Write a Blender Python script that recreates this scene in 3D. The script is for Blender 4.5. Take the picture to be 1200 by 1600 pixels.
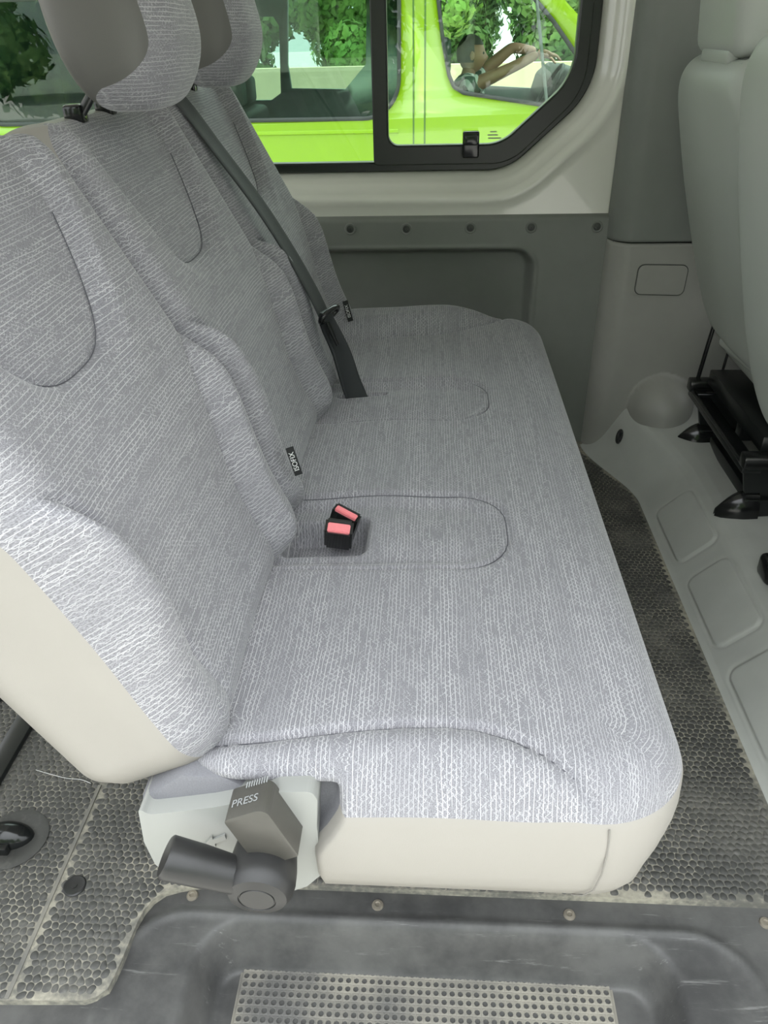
import bpy, bmesh, math, random
import numpy as np
from mathutils import Vector, Matrix

random.seed(4); rng = np.random.default_rng(4)
for o in list(bpy.data.objects): bpy.data.objects.remove(o, do_unlink=True)
S = bpy.context.scene
COL = S.collection

# ------------------------------------------------------------------ camera, sky, sun, exposure
F_PX = 1200.0
cY = np.array([80, -764, 1200.0]); cY /= np.linalg.norm(cY)      # across the van, in camera axes (x right, y down, z forward)
cZ = -np.array([50, 1890, 1200.0]); cZ -= cY * (cZ @ cY); cZ /= np.linalg.norm(cZ)
cX = np.cross(cY, cZ)
RW = np.array([cX, cY, cZ])                                       # world = RW @ camera
CAM = np.array([0, 0, 1.05])
cam = bpy.data.objects.new('camera', bpy.data.cameras.new('camera')); COL.objects.link(cam)
cam.data.sensor_fit = 'HORIZONTAL'; cam.data.sensor_width = 36.0
cam.data.lens = 36.0 * F_PX / 1200.0
cam.data.clip_start = 0.02; cam.data.clip_end = 300
Rb = RW @ np.diag([1.0, -1.0, -1.0])
cam.matrix_world = Matrix(np.vstack([np.hstack([Rb, CAM[:, None]]), [0, 0, 0, 1]]).tolist())
S.camera = cam

w = bpy.data.worlds.new('sky'); S.world = w; w.use_nodes = True
bgn = w.node_tree.nodes['Background']; bgn.inputs[0].default_value = (0.93, 0.97, 1.0, 1); bgn.inputs[1].default_value = 1.0
# standard overcast sky: three times brighter overhead than at the horizon, the same all the way round
wt = w.node_tree; tc = wt.nodes.new('ShaderNodeTexCoord'); sx = wt.nodes.new('ShaderNodeSeparateXYZ'); mr = wt.nodes.new('ShaderNodeMapRange')
wt.links.new(tc.outputs['Generated'], sx.inputs[0]); wt.links.new(sx.outputs[2], mr.inputs[0])
for i, v in ((1, 0.0), (2, 1.0), (3, 0.45), (4, 1.35)): mr.inputs[i].default_value = v
wt.links.new(mr.outputs[0], bgn.inputs[1])
sun = bpy.data.objects.new('sun', bpy.data.lights.new('sun', 'SUN')); COL.objects.link(sun)
sun.data.energy = 3.6; sun.data.angle = math.radians(3); sun.data.color = (1, 0.95, 0.86)
sun.rotation_euler = Vector((0.62, -0.10, -1.0)).to_track_quat('-Z', 'Y').to_euler()
S.view_settings.view_transform = 'Standard'; S.view_settings.look = 'None'
S.view_settings.gamma = 1.0; S.view_settings.use_curve_mapping = False
S.view_settings.exposure = 2.0

def ray(u, v): return RW @ np.array([(u - 600) / F_PX, (v - 800) / F_PX, 1.0])
def onz(u, v, z): d = ray(u, v); return CAM + d * (z - CAM[2]) / d[2]
def ony(u, v, y): d = ray(u, v); return CAM + d * (y - CAM[1]) / d[1]
def onx(u, v, x): d = ray(u, v); return CAM + d * (x - CAM[0]) / d[0]

# ------------------------------------------------------------------ node helpers and materials
class NT:
    def __init__(s, name):
        s.m = bpy.data.materials.new(name); s.m.use_nodes = True
        s.t = s.m.node_tree; s.n = s.t.nodes; s.b = s.n['Principled BSDF']
    def new(s, typ, **kw):
        n = s.n.new(typ)
        for k, v in kw.items(): setattr(n, k, v)
        return n
    def put(s, sock, v):
        if isinstance(v, bpy.types.NodeSocket): s.t.links.new(v, sock)
        else: sock.default_value = v
    def math(s, op, a, b=0.0, c=0.0):
        n = s.new('ShaderNodeMath', operation=op)
        for i, v in enumerate((a, b, c)): s.put(n.inputs[i], v)
        return n.outputs[0]
    def sstep(s, x, lo, hi, a=0.0, b=1.0):
        n = s.new('ShaderNodeMapRange', interpolation_type='SMOOTHSTEP')
        for i, v in enumerate((x, lo, hi, a, b)): s.put(n.inputs[i], v)
        return n.outputs[0]
    def comb(s, x, y, z=0.0):
        n = s.new('ShaderNodeCombineXYZ')
        for i, v in enumerate((x, y, z)): s.put(n.inputs[i], v)
        return n.outputs[0]
    def noise(s, vec, scale, detail=2.0, rough=0.5):
        n = s.new('ShaderNodeTexNoise'); s.put(n.inputs['Vector'], vec)
        n.inputs['Scale'].default_value = scale; n.inputs['Detail'].default_value = detail; n.inputs['Roughness'].default_value = rough
        return n.outputs['Fac']
    def vor(s, vec, scale, feature='DISTANCE_TO_EDGE'):
        n = s.new('ShaderNodeTexVoronoi', feature=feature); s.put(n.inputs['Vector'], vec); n.inputs['Scale'].default_value = scale
        return n.outputs['Distance']
    def mix(s, f, a, b):
        n = s.new('ShaderNodeMix', data_type='RGBA')
        s.put(n.inputs[0], f)
        for i, v in ((6, a), (7, b)):
            s.put(n.inputs[i], v if isinstance(v, bpy.types.NodeSocket) else (*v, 1.0))
        return n.outputs[2]
    def bump(s, h, strength=0.3, dist=0.001):
        n = s.new('ShaderNodeBump'); n.inputs['Strength'].default_value = strength; n.inputs['Distance'].default_value = dist
        s.put(n.inputs['Height'], h); s.t.links.new(n.outputs[0], s.b.inputs['Normal'])
    def obj(s): return s.new('ShaderNodeTexCoord').outputs['Object']
    def gen(s):
        g = s.new('ShaderNodeNewGeometry'); return g.outputs['Position']
    def base(s, v, rough=0.5, metal=0.0, spec=0.5, coat=0.0):
        s.put(s.b.inputs['Base Color'], v if isinstance(v, bpy.types.NodeSocket) else (*v, 1.0))
        s.put(s.b.inputs['Roughness'], rough); s.b.inputs['Metallic'].default_value = metal
        s.b.inputs['Specular IOR Level'].default_value = spec; s.b.inputs['Coat Weight'].default_value = coat
        return s.m

M = {}
def plain(name, col, rough=0.5, var=0.12, scale=30.0, bump=0.0, bscale=400.0, metal=0.0, spec=0.5, coat=0.0, bdist=0.0006):
    t = NT(name); p = t.gen()
    f = t.noise(p, scale, 4.0, 0.6)
    lo = tuple(c * (1 - var) for c in col); hi = tuple(min(1.0, c * (1 + var)) for c in col)
    t.base(t.mix(f, lo, hi), rough, metal, spec, coat)
    if bump: t.bump(t.noise(p, bscale, 2.0), bump, bdist)
    M[name] = t.m; return t.m

def fabric(name, base, thread, strength=1.0):
    t = NT(name)
    uv = t.new('ShaderNodeUVMap').outputs[0]
    sp = t.new('ShaderNodeSeparateXYZ'); t.put(sp.inputs[0], uv); u, v = sp.outputs[0], sp.outputs[1]
    wob = t.noise(t.comb(t.math('MULTIPLY', u, 9.0), t.math('MULTIPLY', v, 30.0)), 1.0, 2.0)
    vv = t.math('ADD', t.math('DIVIDE', v, 0.0047), t.math('MULTIPLY', wob, 1.6))
    idx = t.math('FLOOR', vv); fr = t.math('SUBTRACT', vv, idx)
    seg = t.noise(t.comb(t.math('MULTIPLY', u, 14.0), t.math('MULTIPLY', idx, 5.37)), 1.0, 2.0)
    line = t.math('MULTIPLY', t.sstep(t.math('ABSOLUTE', t.math('SUBTRACT', fr, 0.5)), 0.03, 0.13, 0.9, 0.0), t.sstep(seg, 0.36, 0.50))
    rnd = t.math('FRACT', t.math('MULTIPLY', t.math('SINE', t.math('MULTIPLY', idx, 12.9898)), 43758.5))
    uu = t.math('ADD', t.math('DIVIDE', u, 0.0078), t.math('MULTIPLY', rnd, 3.0))
    jit = t.noise(t.comb(t.math('MULTIPLY', u, 300.0), t.math('MULTIPLY', idx, 3.1)), 1.0, 1.0)
    uu = t.math('ADD', uu, t.math('MULTIPLY', jit, 1.2))
    zig = t.math('MULTIPLY', t.math('ABSOLUTE', t.math('SUBTRACT', t.math('FRACT', uu), 0.5)), 2.0)
    seg2 = t.noise(t.comb(t.math('MULTIPLY', u, 70.0), t.math('MULTIPLY', idx, 1.77)), 1.0, 2.0)
    zz = t.math('MULTIPLY', t.sstep(t.math('ABSOLUTE', t.math('SUBTRACT', zig, fr)), 0.05, 0.17, 0.9, 0.0), t.sstep(seg2, 0.40, 0.54))
    msk = t.math('MAXIMUM', line, t.math('MULTIPLY', zz, 0.8))
    spk = t.noise(t.comb(t.math('MULTIPLY', u, 900.0), t.math('MULTIPLY', v, 900.0)), 1.0, 2.0)
    band = t.noise(t.comb(t.math('MULTIPLY', u, 2.0), t.math('MULTIPLY', v, 26.0)), 1.0, 3.0)
    msk = t.math('MULTIPLY', msk, t.sstep(band, 0.28, 0.62, 0.45, 1.0))
    msk = t.math('MULTIPLY', msk, strength)
    b2 = t.mix(t.sstep(spk, 0.3, 0.7), tuple(c * 0.72 for c in base), tuple(c * 1.28 for c in base))
    t.base(t.mix(msk, b2, thread), 0.92, 0, 0.12)
    t.b.inputs['Sheen Weight'].default_value = 0.35; t.b.inputs['Sheen Roughness'].default_value = 0.4
    t.bump(t.math('ADD', msk, t.math('MULTIPLY', spk, 0.5)), 0.35, 0.0008)
    M[name] = t.m

fabric('fabric', (0.235, 0.233, 0.250), (0.56, 0.555, 0.57))
plain('vinyl', (0.305, 0.289, 0.262), 0.48, 0.05, 8, 0.25, 900, spec=0.4)
plain('seat_vinyl_grey', (0.46, 0.485, 0.45), 0.45, 0.05, 8, 0.2, 900, spec=0.45)
plain('dark_vinyl', (0.16, 0.17, 0.16), 0.45, 0.06, 8, 0.2, 900)
plain('vinyl_shaded', (0.125, 0.124, 0.115), 0.48, 0.05, 8, 0.25, 900, spec=0.35)  # bench vinyl again, darkened so the headrests' shade sits in the colour
plain('felt', (0.20, 0.20, 0.215), 0.95, 0.25, 600, 0.4, 1500, spec=0.05)
plain('shield_plastic', (0.285, 0.292, 0.276), 0.42, 0.04, 12, 0.08, 900)
plain('black_plastic', (0.020, 0.020, 0.020), 0.40, 0.2, 60, 0.12, 1200)
plain('box_plastic', (0.070, 0.067, 0.058), 0.42, 0.15, 60, 0.12, 1200)
plain('gloss_black', (0.012, 0.013, 0.013), 0.16, 0.2, 40)
plain('black_metal', (0.013, 0.015, 0.015), 0.28, 0.3, 40, spec=0.6)
plain('trim_plastic', (0.19, 0.20, 0.183), 0.48, 0.10, 14, 0.25, 1100)
plain('pillar_plastic', (0.33, 0.328, 0.30), 0.45, 0.08, 14, 0.25, 1100)
plain('pillar_plastic_upper', (0.20, 0.212, 0.196), 0.5, 0.08, 14, 0.25, 1100)
plain('riser_plastic', (0.46, 0.47, 0.44), 0.42, 0.14, 9, 0.2, 900)
plain('body_paint', (0.74, 0.74, 0.67), 0.20, 0.03, 5, coat=0.5)
plain('window_rubber', (0.012, 0.016, 0.013), 0.35, 0.2, 40)
plain('webbing', (0.05, 0.055, 0.055), 0.6, 0.15, 200, 0.4, 1500)
plain('sleeve', (0.022, 0.025, 0.027), 0.55, 0.15, 60)
plain('button_red', (0.85, 0.25, 0.27), 0.35, 0.08, 200)
plain('white_print', (0.75, 0.76, 0.74), 0.6, 0.05, 200)
plain('label_black', (0.012, 0.013, 0.013), 0.6, 0.2, 200)
plain('grey_print', (0.30, 0.31, 0.31), 0.5, 0.1, 200)
plain('screw_metal', (0.30, 0.27, 0.22), 0.5, 0.35, 150, metal=0.5)
plain('screw_dark', (0.045, 0.05, 0.045), 0.4, 0.2, 150)
plain('stitch', (0.22, 0.21, 0.19), 0.8, 0.1, 300)
plain('stitch_dark', (0.11, 0.11, 0.125), 0.9, 0.1, 300)
plain('headliner', (0.78, 0.78, 0.74), 0.9, 0.05, 60)
plain('lime_paint', (0.185, 0.325, 0.0035), 0.30, 0.03, 3, coat=0.4)
plain('lime_shadow_gap', (0.05, 0.12, 0.01), 0.6, 0.1, 10)
plain('dash_dark', (0.018, 0.022, 0.020), 0.6, 0.4, 30)
plain('cabin_grey', (0.09, 0.12, 0.10), 0.7, 0.2, 10)
plain('skin', (0.36, 0.19, 0.12), 0.5, 0.10, 20)
plain('hair', (0.02, 0.016, 0.012), 0.6, 0.4, 90)
plain('asphalt', (0.30, 0.30, 0.285), 0.9, 0.2, 4, 0.3, 60)
plain('bark', (0.12, 0.08, 0.05), 0.9, 0.4, 12, 0.5, 40)
plain('pale_stone', (0.62, 0.56, 0.44), 0.8, 0.12, 6)
plain('tyre', (0.02, 0.02, 0.02), 0.8, 0.3, 40)
plain('tail_red', (0.5, 0.02, 0.02), 0.25, 0.1, 40)
plain('ochre_wall', (0.50, 0.42, 0.28), 0.9, 0.15, 3)

def shirt():
    t = NT('shirt'); p = t.gen()
    n = t.new('ShaderNodeTexWave', wave_type='BANDS', bands_direction='DIAGONAL'); t.put(n.inputs['Vector'], p)
    n.inputs['Scale'].default_value = 6.0; n.inputs['Distortion'].default_value = 6.0; n.inputs['Detail'].default_value = 2.0
    t.base(t.mix(t.sstep(n.outputs['Fac'], 0.45, 0.6), (0.10, 0.16, 0.13), (0.72, 0.74, 0.70)), 0.9)
    M['shirt'] = t.m
shirt()
def foliage(name, a, b):
    t = NT(name); p = t.gen()
    c = t.mix(t.sstep(t.noise(p, 1.3, 4.0), 0.35, 0.65), a, b)
    t.base(c, 0.6); t.b.inputs['Subsurface Weight'].default_value = 0.0
    M[name] = t.m
foliage('leaf_light', (0.16, 0.34, 0.05), (0.34, 0.52, 0.12))
foliage('leaf_dark', (0.05, 0.14, 0.03), (0.16, 0.28, 0.07))

def mat_rubber():
    t = NT('mat_rubber'); p = t.gen()
    big = t.noise(p, 5.0, 4.0, 0.6); fine = t.noise(p, 120.0, 3.0)
    d = t.sstep(t.math('ADD', big, t.math('MULTIPLY', t.math('SUBTRACT', fine, 0.5), 0.5)), 0.34, 0.72)
    t.base(t.mix(d, (0.14, 0.137, 0.12), (0.40, 0.375, 0.30)), 0.8)
    t.bump(fine, 0.4, 0.001); M['mat_rubber'] = t.m
    t = NT('pebble_rubber'); p = t.gen()
    big = t.noise(p, 6.0, 4.0, 0.6); fine = t.noise(p, 160.0, 3.0)
    d = t.sstep(t.math('ADD', big, t.math('MULTIPLY', t.math('SUBTRACT', fine, 0.5), 0.4)), 0.4, 0.8)
    t.base(t.mix(d, (0.060, 0.060, 0.056), (0.17, 0.163, 0.145)), 0.62)
    t.bump(fine, 0.3, 0.0008); M['pebble_rubber'] = t.m
    t = NT('sill_plastic'); p = t.gen()
    big = t.noise(p, 7.0, 5.0, 0.65)
    vm = t.new('ShaderNodeMapping'); t.put(vm.inputs[0], p); vm.inputs['Rotation'].default_value = (0, 0, 0.7); vm.inputs['Scale'].default_value = (3, 55, 20)
    sc = t.noise(vm.outputs[0], 2.0, 5.0, 0.75)
    vm2 = t.new('ShaderNodeMapping'); t.put(vm2.inputs[0], p); vm2.inputs['Rotation'].default_value = (0, 0, -0.5); vm2.inputs['Scale'].default_value = (4, 70, 20)
    sc2 = t.noise(vm2.outputs[0], 2.0, 5.0, 0.75)
    scr = t.math('MAXIMUM', t.sstep(sc, 0.60, 0.72), t.sstep(sc2, 0.62, 0.74))
    c = t.mix(t.sstep(big, 0.3, 0.7), (0.046, 0.046, 0.046), (0.112, 0.111, 0.107))
    t.base(t.mix(t.math('MULTIPLY', scr, 0.40), c, (0.30, 0.30, 0.29)), 0.5)
    t.bump(t.noise(p, 500.0, 2.0), 0.2, 0.0006); M['sill_plastic'] = t.m
    t = NT('tread_rubber'); p = t.gen()
    big = t.noise(p, 6.0, 5.0, 0.6)
    t.base(t.mix(t.sstep(big, 0.35, 0.65), (0.12, 0.118, 0.112), (0.28, 0.265, 0.22)), 0.75); M['tread_rubber'] = t.m
    plain('pit_dark', (0.075, 0.075, 0.072), 0.8, 0.3, 50)
mat_rubber()

def glass(name, tint, rough=0.0, refl=1.0):
    m = bpy.data.materials.new(name); m.use_nodes = True; nt = m.node_tree
    for n in list(nt.nodes): nt.nodes.remove(n)
    out = nt.nodes.new('ShaderNodeOutputMaterial'); mx = nt.nodes.new('ShaderNodeMixShader')
    tr = nt.nodes.new('ShaderNodeBsdfTransparent'); gl = nt.nodes.new('ShaderNodeBsdfGlossy'); fz = nt.nodes.new('ShaderNodeFresnel')
    tr.inputs[0].default_value = (*tint, 1); gl.inputs['Roughness'].default_value = rough; fz.inputs[0].default_value = 1.45
    gl.inputs[0].default_value = (refl, refl, refl, 1)
    nt.links.new(fz.outputs[0], mx.inputs[0]); nt.links.new(tr.outputs[0], mx.inputs[1]); nt.links.new(gl.outputs[0], mx.inputs[2]); nt.links.new(mx.outputs[0], out.inputs[0])
    M[name] = m
glass('glass', (0.91, 0.985, 0.93))
glass('glass_dark', (0.58, 0.72, 0.66))

# ------------------------------------------------------------------ object helpers
def link(name, me, mat=None, parent=None):
    o = bpy.data.objects.new(name, me); COL.objects.link(o)
    if mat is not None and me is not None:
        me.materials.clear(); me.materials.append(M[mat] if isinstance(mat, str) else mat)
    if parent is not None: o.parent = parent
    return o
def tag(o, label=None, cat=None, group=None, kind=None):
    if label: o['label'] = label
    if cat: o['category'] = cat
    if group: o['group'] = group
    if kind: o['kind'] = kind
    return o
def thing(name, label, cat, loc=(0, 0, 0), group=None, rz=0.0):
    o = bpy.data.objects.new(name, None); COL.objects.link(o); o.location = loc; o.rotation_euler = (0, 0, rz); o.empty_display_size = 0.05
    return tag(o, label, cat, group)
def keep(o, parent):
    """parent without moving (parents only translate / rotate about Z)"""
    bpy.context.view_layer.update()
    o.parent = parent; o.matrix_parent_inverse = parent.matrix_world.inverted(); return o
def mesh(name, V, Fc, smooth=True, uv=None):
    me = bpy.data.meshes.new(name)
    me.from_pydata([tuple(map(float, v)) for v in V], [], [tuple(map(int, f)) for f in Fc]); me.update()
    if smooth: me.polygons.foreach_set('use_smooth', [True] * len(me.polygons))
    if uv is not None:
        l = me.uv_layers.new(name='UVMap'); idx = np.zeros(len(me.loops), dtype=np.int32); me.loops.foreach_get('vertex_index', idx)
        l.data.foreach_set('uv', np.asarray(uv, dtype=np.float32)[idx].ravel())
    return me
def fixn(me):
    bm = bmesh.new(); bm.from_mesh(me); bmesh.ops.recalc_face_normals(bm, faces=bm.faces); bm.to_mesh(me); bm.free(); return me
def gridfaces(na, nb):
    i = np.arange(na - 1)[:, None] * nb + np.arange(nb - 1)[None, :]
    return np.stack([i, i + nb, i + nb + 1, i + 1], -1).reshape(-1, 4)
def from_bm(bm, name, smooth=False, angle=None):
    bmesh.ops.recalc_face_normals(bm, faces=bm.faces)
    me = bpy.data.meshes.new(name); bm.to_mesh(me); bm.free()
    if smooth or angle:
        me.polygons.foreach_set('use_smooth', [True] * len(me.polygons))
        if angle: me.set_sharp_from_angle(angle=math.radians(angle))
    return me
def box(name, lo, hi, mat, parent=None, bev=0.0, seg=2, rot=None, piv=None):
    lo, hi = np.array(lo, float), np.array(hi, float)
    bm = bmesh.new(); bmesh.ops.create_cube(bm, size=1.0)
    c = (lo + hi) / 2; sz = hi - lo
    for v in bm.verts: v.co = Vector(v.co * 1.0); v.co = Vector((v.co.x * sz[0], v.co.y * sz[1], v.co.z * sz[2]))
    if bev: bmesh.ops.bevel(bm, geom=list(bm.edges), offset=bev, segments=seg, profile=0.5, affect='EDGES')
    if rot is not None:
        for v in bm.verts: v.co = rot @ v.co
    bmesh.ops.translate(bm, verts=bm.verts, vec=Vector(c))
    return link(name, from_bm(bm, name, angle=40 if bev else None), mat, parent)
def prism(name, pts, axis, lo, hi, mat, parent=None, bev=0.0, seg=2):
    """polygon pts (2D, in the two other axes in xyz order) extruded along axis lo..hi"""
    bm = bmesh.new(); k = 'xyz'.index(axis); vs = []
    for q in pts:
        c = list(q); c.insert(k, lo); vs.append(bm.verts.new(c))
    f = bm.faces.new(vs)
    r = bmesh.ops.extrude_face_region(bm, geom=[f])
    d = [0, 0, 0]; d[k] = hi - lo
    bmesh.ops.translate(bm, verts=[e for e in r['geom'] if isinstance(e, bmesh.types.BMVert)], vec=d)
    bmesh.ops.recalc_face_normals(bm, faces=bm.faces)
    if bev:
        bmesh.ops.bevel(bm, geom=list(bm.edges), offset=bev, segments=seg, profile=0.5, affect='EDGES', clamp_overlap=True)
    return link(name, from_bm(bm, name, angle=38 if bev else 25), mat, parent)
def tube(name, path, r, mat, parent=None, n=12, cap=True, flat=None):
    P = [np.array(p, float) for p in path]; m = len(P); V = []; rs = r if hasattr(r, '__len__') else [r] * m
    up = None
    for i, p in enumerate(P):
        t = P[min(i + 1, m - 1)] - P[max(i - 1, 0)]; t /= np.linalg.norm(t)
        if up is None:
            up = np.array([0, 0, 1.0]) if abs(t[2]) < 0.9 else np.array([1.0, 0, 0])
        a = np.cross(t, up); a /= np.linalg.norm(a); b = np.cross(a, t); up = b
        for k in range(n):
            th = 2 * math.pi * k / n
            V.append(p + rs[i] * (math.cos(th) * a * (flat[0] if flat else 1) + math.sin(th) * b * (flat[1] if flat else 1)))
    Fc = [(i * n + k, i * n + (k + 1) % n, (i + 1) * n + (k + 1) % n, (i + 1) * n + k) for i in range(m - 1) for k in range(n)]
    if cap: Fc += [tuple(range(n))[::-1], tuple(range((m - 1) * n, m * n))]
    me = fixn(mesh(name, V, Fc)); me.set_sharp_from_angle(angle=math.radians(50))
    return link(name, me, mat, parent)
def lathe(name, prof, origin, axis, mat, parent=None, n=32):
    """prof: (radius, height along axis)"""
    ax = Vector(axis).normalized(); q = Vector((0, 0, 1)).rotation_difference(ax); V = []; Fc = []
    for r, h in prof:
        for k in range(n):
            th = 2 * math.pi * k / n
            V.append(Vector(origin) + q @ Vector((r * math.cos(th), r * math.sin(th), h)))
    m = len(prof)
    Fc = [(i * n + k, i * n + (k + 1) % n, (i + 1) * n + (k + 1) % n, (i + 1) * n + k) for i in range(m - 1) for k in range(n)]
    Fc += [tuple(range(n))[::-1], tuple(range((m - 1) * n, m * n))]
    me = fixn(mesh(name, V, Fc)); me.set_sharp_from_angle(angle=math.radians(35))
    return link(name, me, mat, parent)
def rounded(pts, rad, seg=10):
    """round the corners of a closed 2D polygon; rad: one number or one per corner"""
    n = len(pts); out = []
    for i in range(n):
        p0, p, p1 = (np.array(pts[j % n], float) for j in (i - 1, i, i + 1))
        r = rad[i] if hasattr(rad, '__len__') else rad
        a = (p0 - p); b = (p1 - p); la, lb = np.linalg.norm(a), np.linalg.norm(b); a /= la; b /= lb
        ang = math.acos(np.clip(a @ b, -1, 1))
        if r <= 0 or ang > 3.1: out.append(p); continue
        d = min(r / math.tan(ang / 2), la * 0.48, lb * 0.48); r = d * math.tan(ang / 2)
        c = p + (a + b) / np.linalg.norm(a + b) * (r / math.sin(ang / 2))
        s, e = p + a * d - c, p + b * d - c
        t0 = math.atan2(s[1], s[0]); t1 = math.atan2(e[1], e[0]); dt = (t1 - t0 + math.pi) % (2 * math.pi) - math.pi
        for k in range(seg + 1):
            th = t0 + dt * k / seg; out.append(c + r * np.array([math.cos(th), math.sin(th)]))
    return out
def resample(pts, n):
    P = np.array(pts + [pts[0]]); L = np.r_[0, np.cumsum(np.linalg.norm(np.diff(P, axis=0), axis=1))]
    s = np.linspace(0, L[-1], n, endpoint=False)
    return np.stack([np.interp(s, L, P[:, 0]), np.interp(s, L, P[:, 1])], 1)
def offset_loop(Q, d):
    """outward offset of a closed CCW loop (sampled densely)"""
    t = np.roll(Q, -1, 0) - np.roll(Q, 1, 0); t /= np.linalg.norm(t, axis=1)[:, None]
    return Q + np.stack([t[:, 1], -t[:, 0]], 1) * d
def area(Q): x, y = np.array(Q).T; return 0.5 * np.sum(x * np.roll(y, -1) - y * np.roll(x, -1))
def loops_mesh(name, loops, closed_ring=True):
    """loops: list of (N,3) closed loops bridged in order"""
    n = len(loops[0]); V = np.concatenate(loops); Fc = []
    for i in range(len(loops) - 1):
        for k in range(n): Fc.append((i * n + k, i * n + (k + 1) % n, (i + 1) * n + (k + 1) % n, (i + 1) * n + k))
    return fixn(mesh(name, V, Fc))
def sd_rrect(x, y, x0, x1, y0, y1, r):
    qx = np.abs(x - (x0 + x1) / 2) - (x1 - x0) / 2 + r; qy = np.abs(y - (y0 + y1) / 2) - (y1 - y0) / 2 + r
    return np.hypot(np.maximum(qx, 0), np.maximum(qy, 0)) + np.minimum(np.maximum(qx, qy), 0) - r
def sm(x, a, b):
    t = np.clip((x - a) / (b - a), 0, 1); return t * t * (3 - 2 * t)
def d_poly(x, y, pts):
    d = np.full(np.shape(x), 9.0)
    for (x0, y0), (x1, y1) in zip(pts[:-1], pts[1:]):
        ex, ey = x1 - x0, y1 - y0; t = np.clip(((x - x0) * ex + (y - y0) * ey) / (ex * ex + ey * ey), 0, 1)
        d = np.minimum(d, np.hypot(x - x0 - t * ex, y - y0 - t * ey))
    return d
def text(name, body, size, mtx, mat, parent=None, ext=0.0002):
    cu = bpy.data.curves.new(name, 'FONT'); cu.body = body; cu.size = size; cu.extrude = ext; cu.align_x = 'CENTER'; cu.align_y = 'CENTER'
    to = bpy.data.objects.new(name, cu); COL.objects.link(to); bpy.context.view_layer.update()
    me = bpy.data.meshes.new_from_object(to.evaluated_get(bpy.context.evaluated_depsgraph_get()))
    bpy.data.objects.remove(to, do_unlink=True); me.transform(mtx)
    return link(name, me, mat, parent)
def frame(o, x, y, z):
    m = Matrix.Identity(4)
    for i, c in enumerate((x, y, z)):
        c = Vector(c).normalized()
        for k in range(3): m[k][i] = c[k]
    for k in range(3): m[k][3] = o[k]
    return m
def boolean(o, cutters):
    for c in cutters:
        md = o.modifiers.new('b', 'BOOLEAN'); md.operation = 'DIFFERENCE'; md.solver = 'EXACT'; md.material_mode = 'TRANSFER'; md.object = c
    bpy.context.view_layer.update()
    me = bpy.data.meshes.new_from_object(o.evaluated_get(bpy.context.evaluated_depsgraph_get()))
    o.modifiers.clear(); o.data = me
    for c in cutters: bpy.data.objects.remove(c, do_unlink=True)
    return o

def pad(W, H, c, R, prof_side, step, feature, groups, place, names, mats, parent, swap=False, rho_step=0.006):
    """Upholstered pad: flat centre W x H with rounded rim. c = plan corner radius, R = edge rounding,
    prof_side = [(extra plan offset, extra drop)] below the rounding. feature(a, b) -> height; groups(m, a, b) -> part index per face."""
    flat = np.linspace(0, c - R, max(2, int((c - R) / step) + 1))
    al = np.linspace(0, math.pi / 2, 13)[1:]
    rho = list(flat) + [c - R + R * t for t in al]
    dd = list(flat) + [c - R + R * math.sin(t) for t in al]
    hh = [0.0] * len(flat) + [R * (1 - math.cos(t)) for t in al]
    px, pz = 0.0, 0.0; base_r = rho[-1]
    for (ex, ez) in prof_side:
        L = math.hypot(ex - px, ez - pz); k = max(1, int(L / rho_step / 2))
        for j in range(1, k + 1):
            f = j / k; rho.append(base_r + L * f); dd.append(c + px + (ex - px) * f); hh.append(R + pz + (ez - pz) * f)
        base_r += L; px, pz = ex, ez
    rho, dd, hh = map(np.array, (rho, dd, hh))
    ia = np.linspace(-(W / 2 - c), W / 2 - c, int((W - 2 * c) / step) + 1); ib = np.linspace(-(H / 2 - c), H / 2 - c, int((H - 2 * c) / step) + 1)
    A = np.r_[ia[0] - rho[:0:-1], ia, ia[-1] + rho[1:]]; B = np.r_[ib[0] - rho[:0:-1], ib, ib[-1] + rho[1:]]
    AA, BB = np.meshgrid(A, B, indexing='ij')
    ca, cb = np.clip(AA, ia[0], ia[-1]), np.clip(BB, ib[0], ib[-1])
    ea, eb = AA - ca, BB - cb; xa, xb = np.abs(ea), np.abs(eb); m = np.maximum(xa, xb)
    with np.errstate(all='ignore'):
        ph = np.where(xa >= xb, np.where(xa > 0, xb / np.maximum(xa, 1e-9), 0) * math.pi / 4, math.pi / 2 - xa / np.maximum(xb, 1e-9) * math.pi / 4)
    d = np.interp(m, rho, dd); h = np.interp(m, rho, hh)
    a = ca + np.sign(ea) * np.cos(ph) * d * (xa > 0); b = cb + np.sign(eb) * np.sin(ph) * d * (xb > 0)
    nn = -h + feature(a, b, m)
    V = place(a, b, nn, m).reshape(-1, 3); UV = (np.stack([BB, AA], -1) if swap else np.stack([AA, BB], -1)).reshape(-1, 2)
    Fc = gridfaces(len(A), len(B))
    fm = m.reshape(-1)[Fc].mean(1); fa = a.reshape(-1)[Fc].mean(1); fb = b.reshape(-1)[Fc].mean(1)
    fA = AA.reshape(-1)[Fc].mean(1); fB = BB.reshape(-1)[Fc].mean(1)
    g = groups(fm, fa, fb, fA, fB); out = []
    for k, nm in enumerate(names):
        sel = Fc[g == k]
        if len(sel) == 0: out.append(None); continue
        u, inv = np.unique(sel, return_inverse=True); inv = inv.reshape(sel.shape)
        me = mesh(nm, V[u], inv, True, UV[u])
        out.append(link(nm, me, mats[k], parent))
    return out

# ================================================================== THE SETTING
YW = 2.06
def struct(o): o['kind'] = 'structure'; return o

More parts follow.
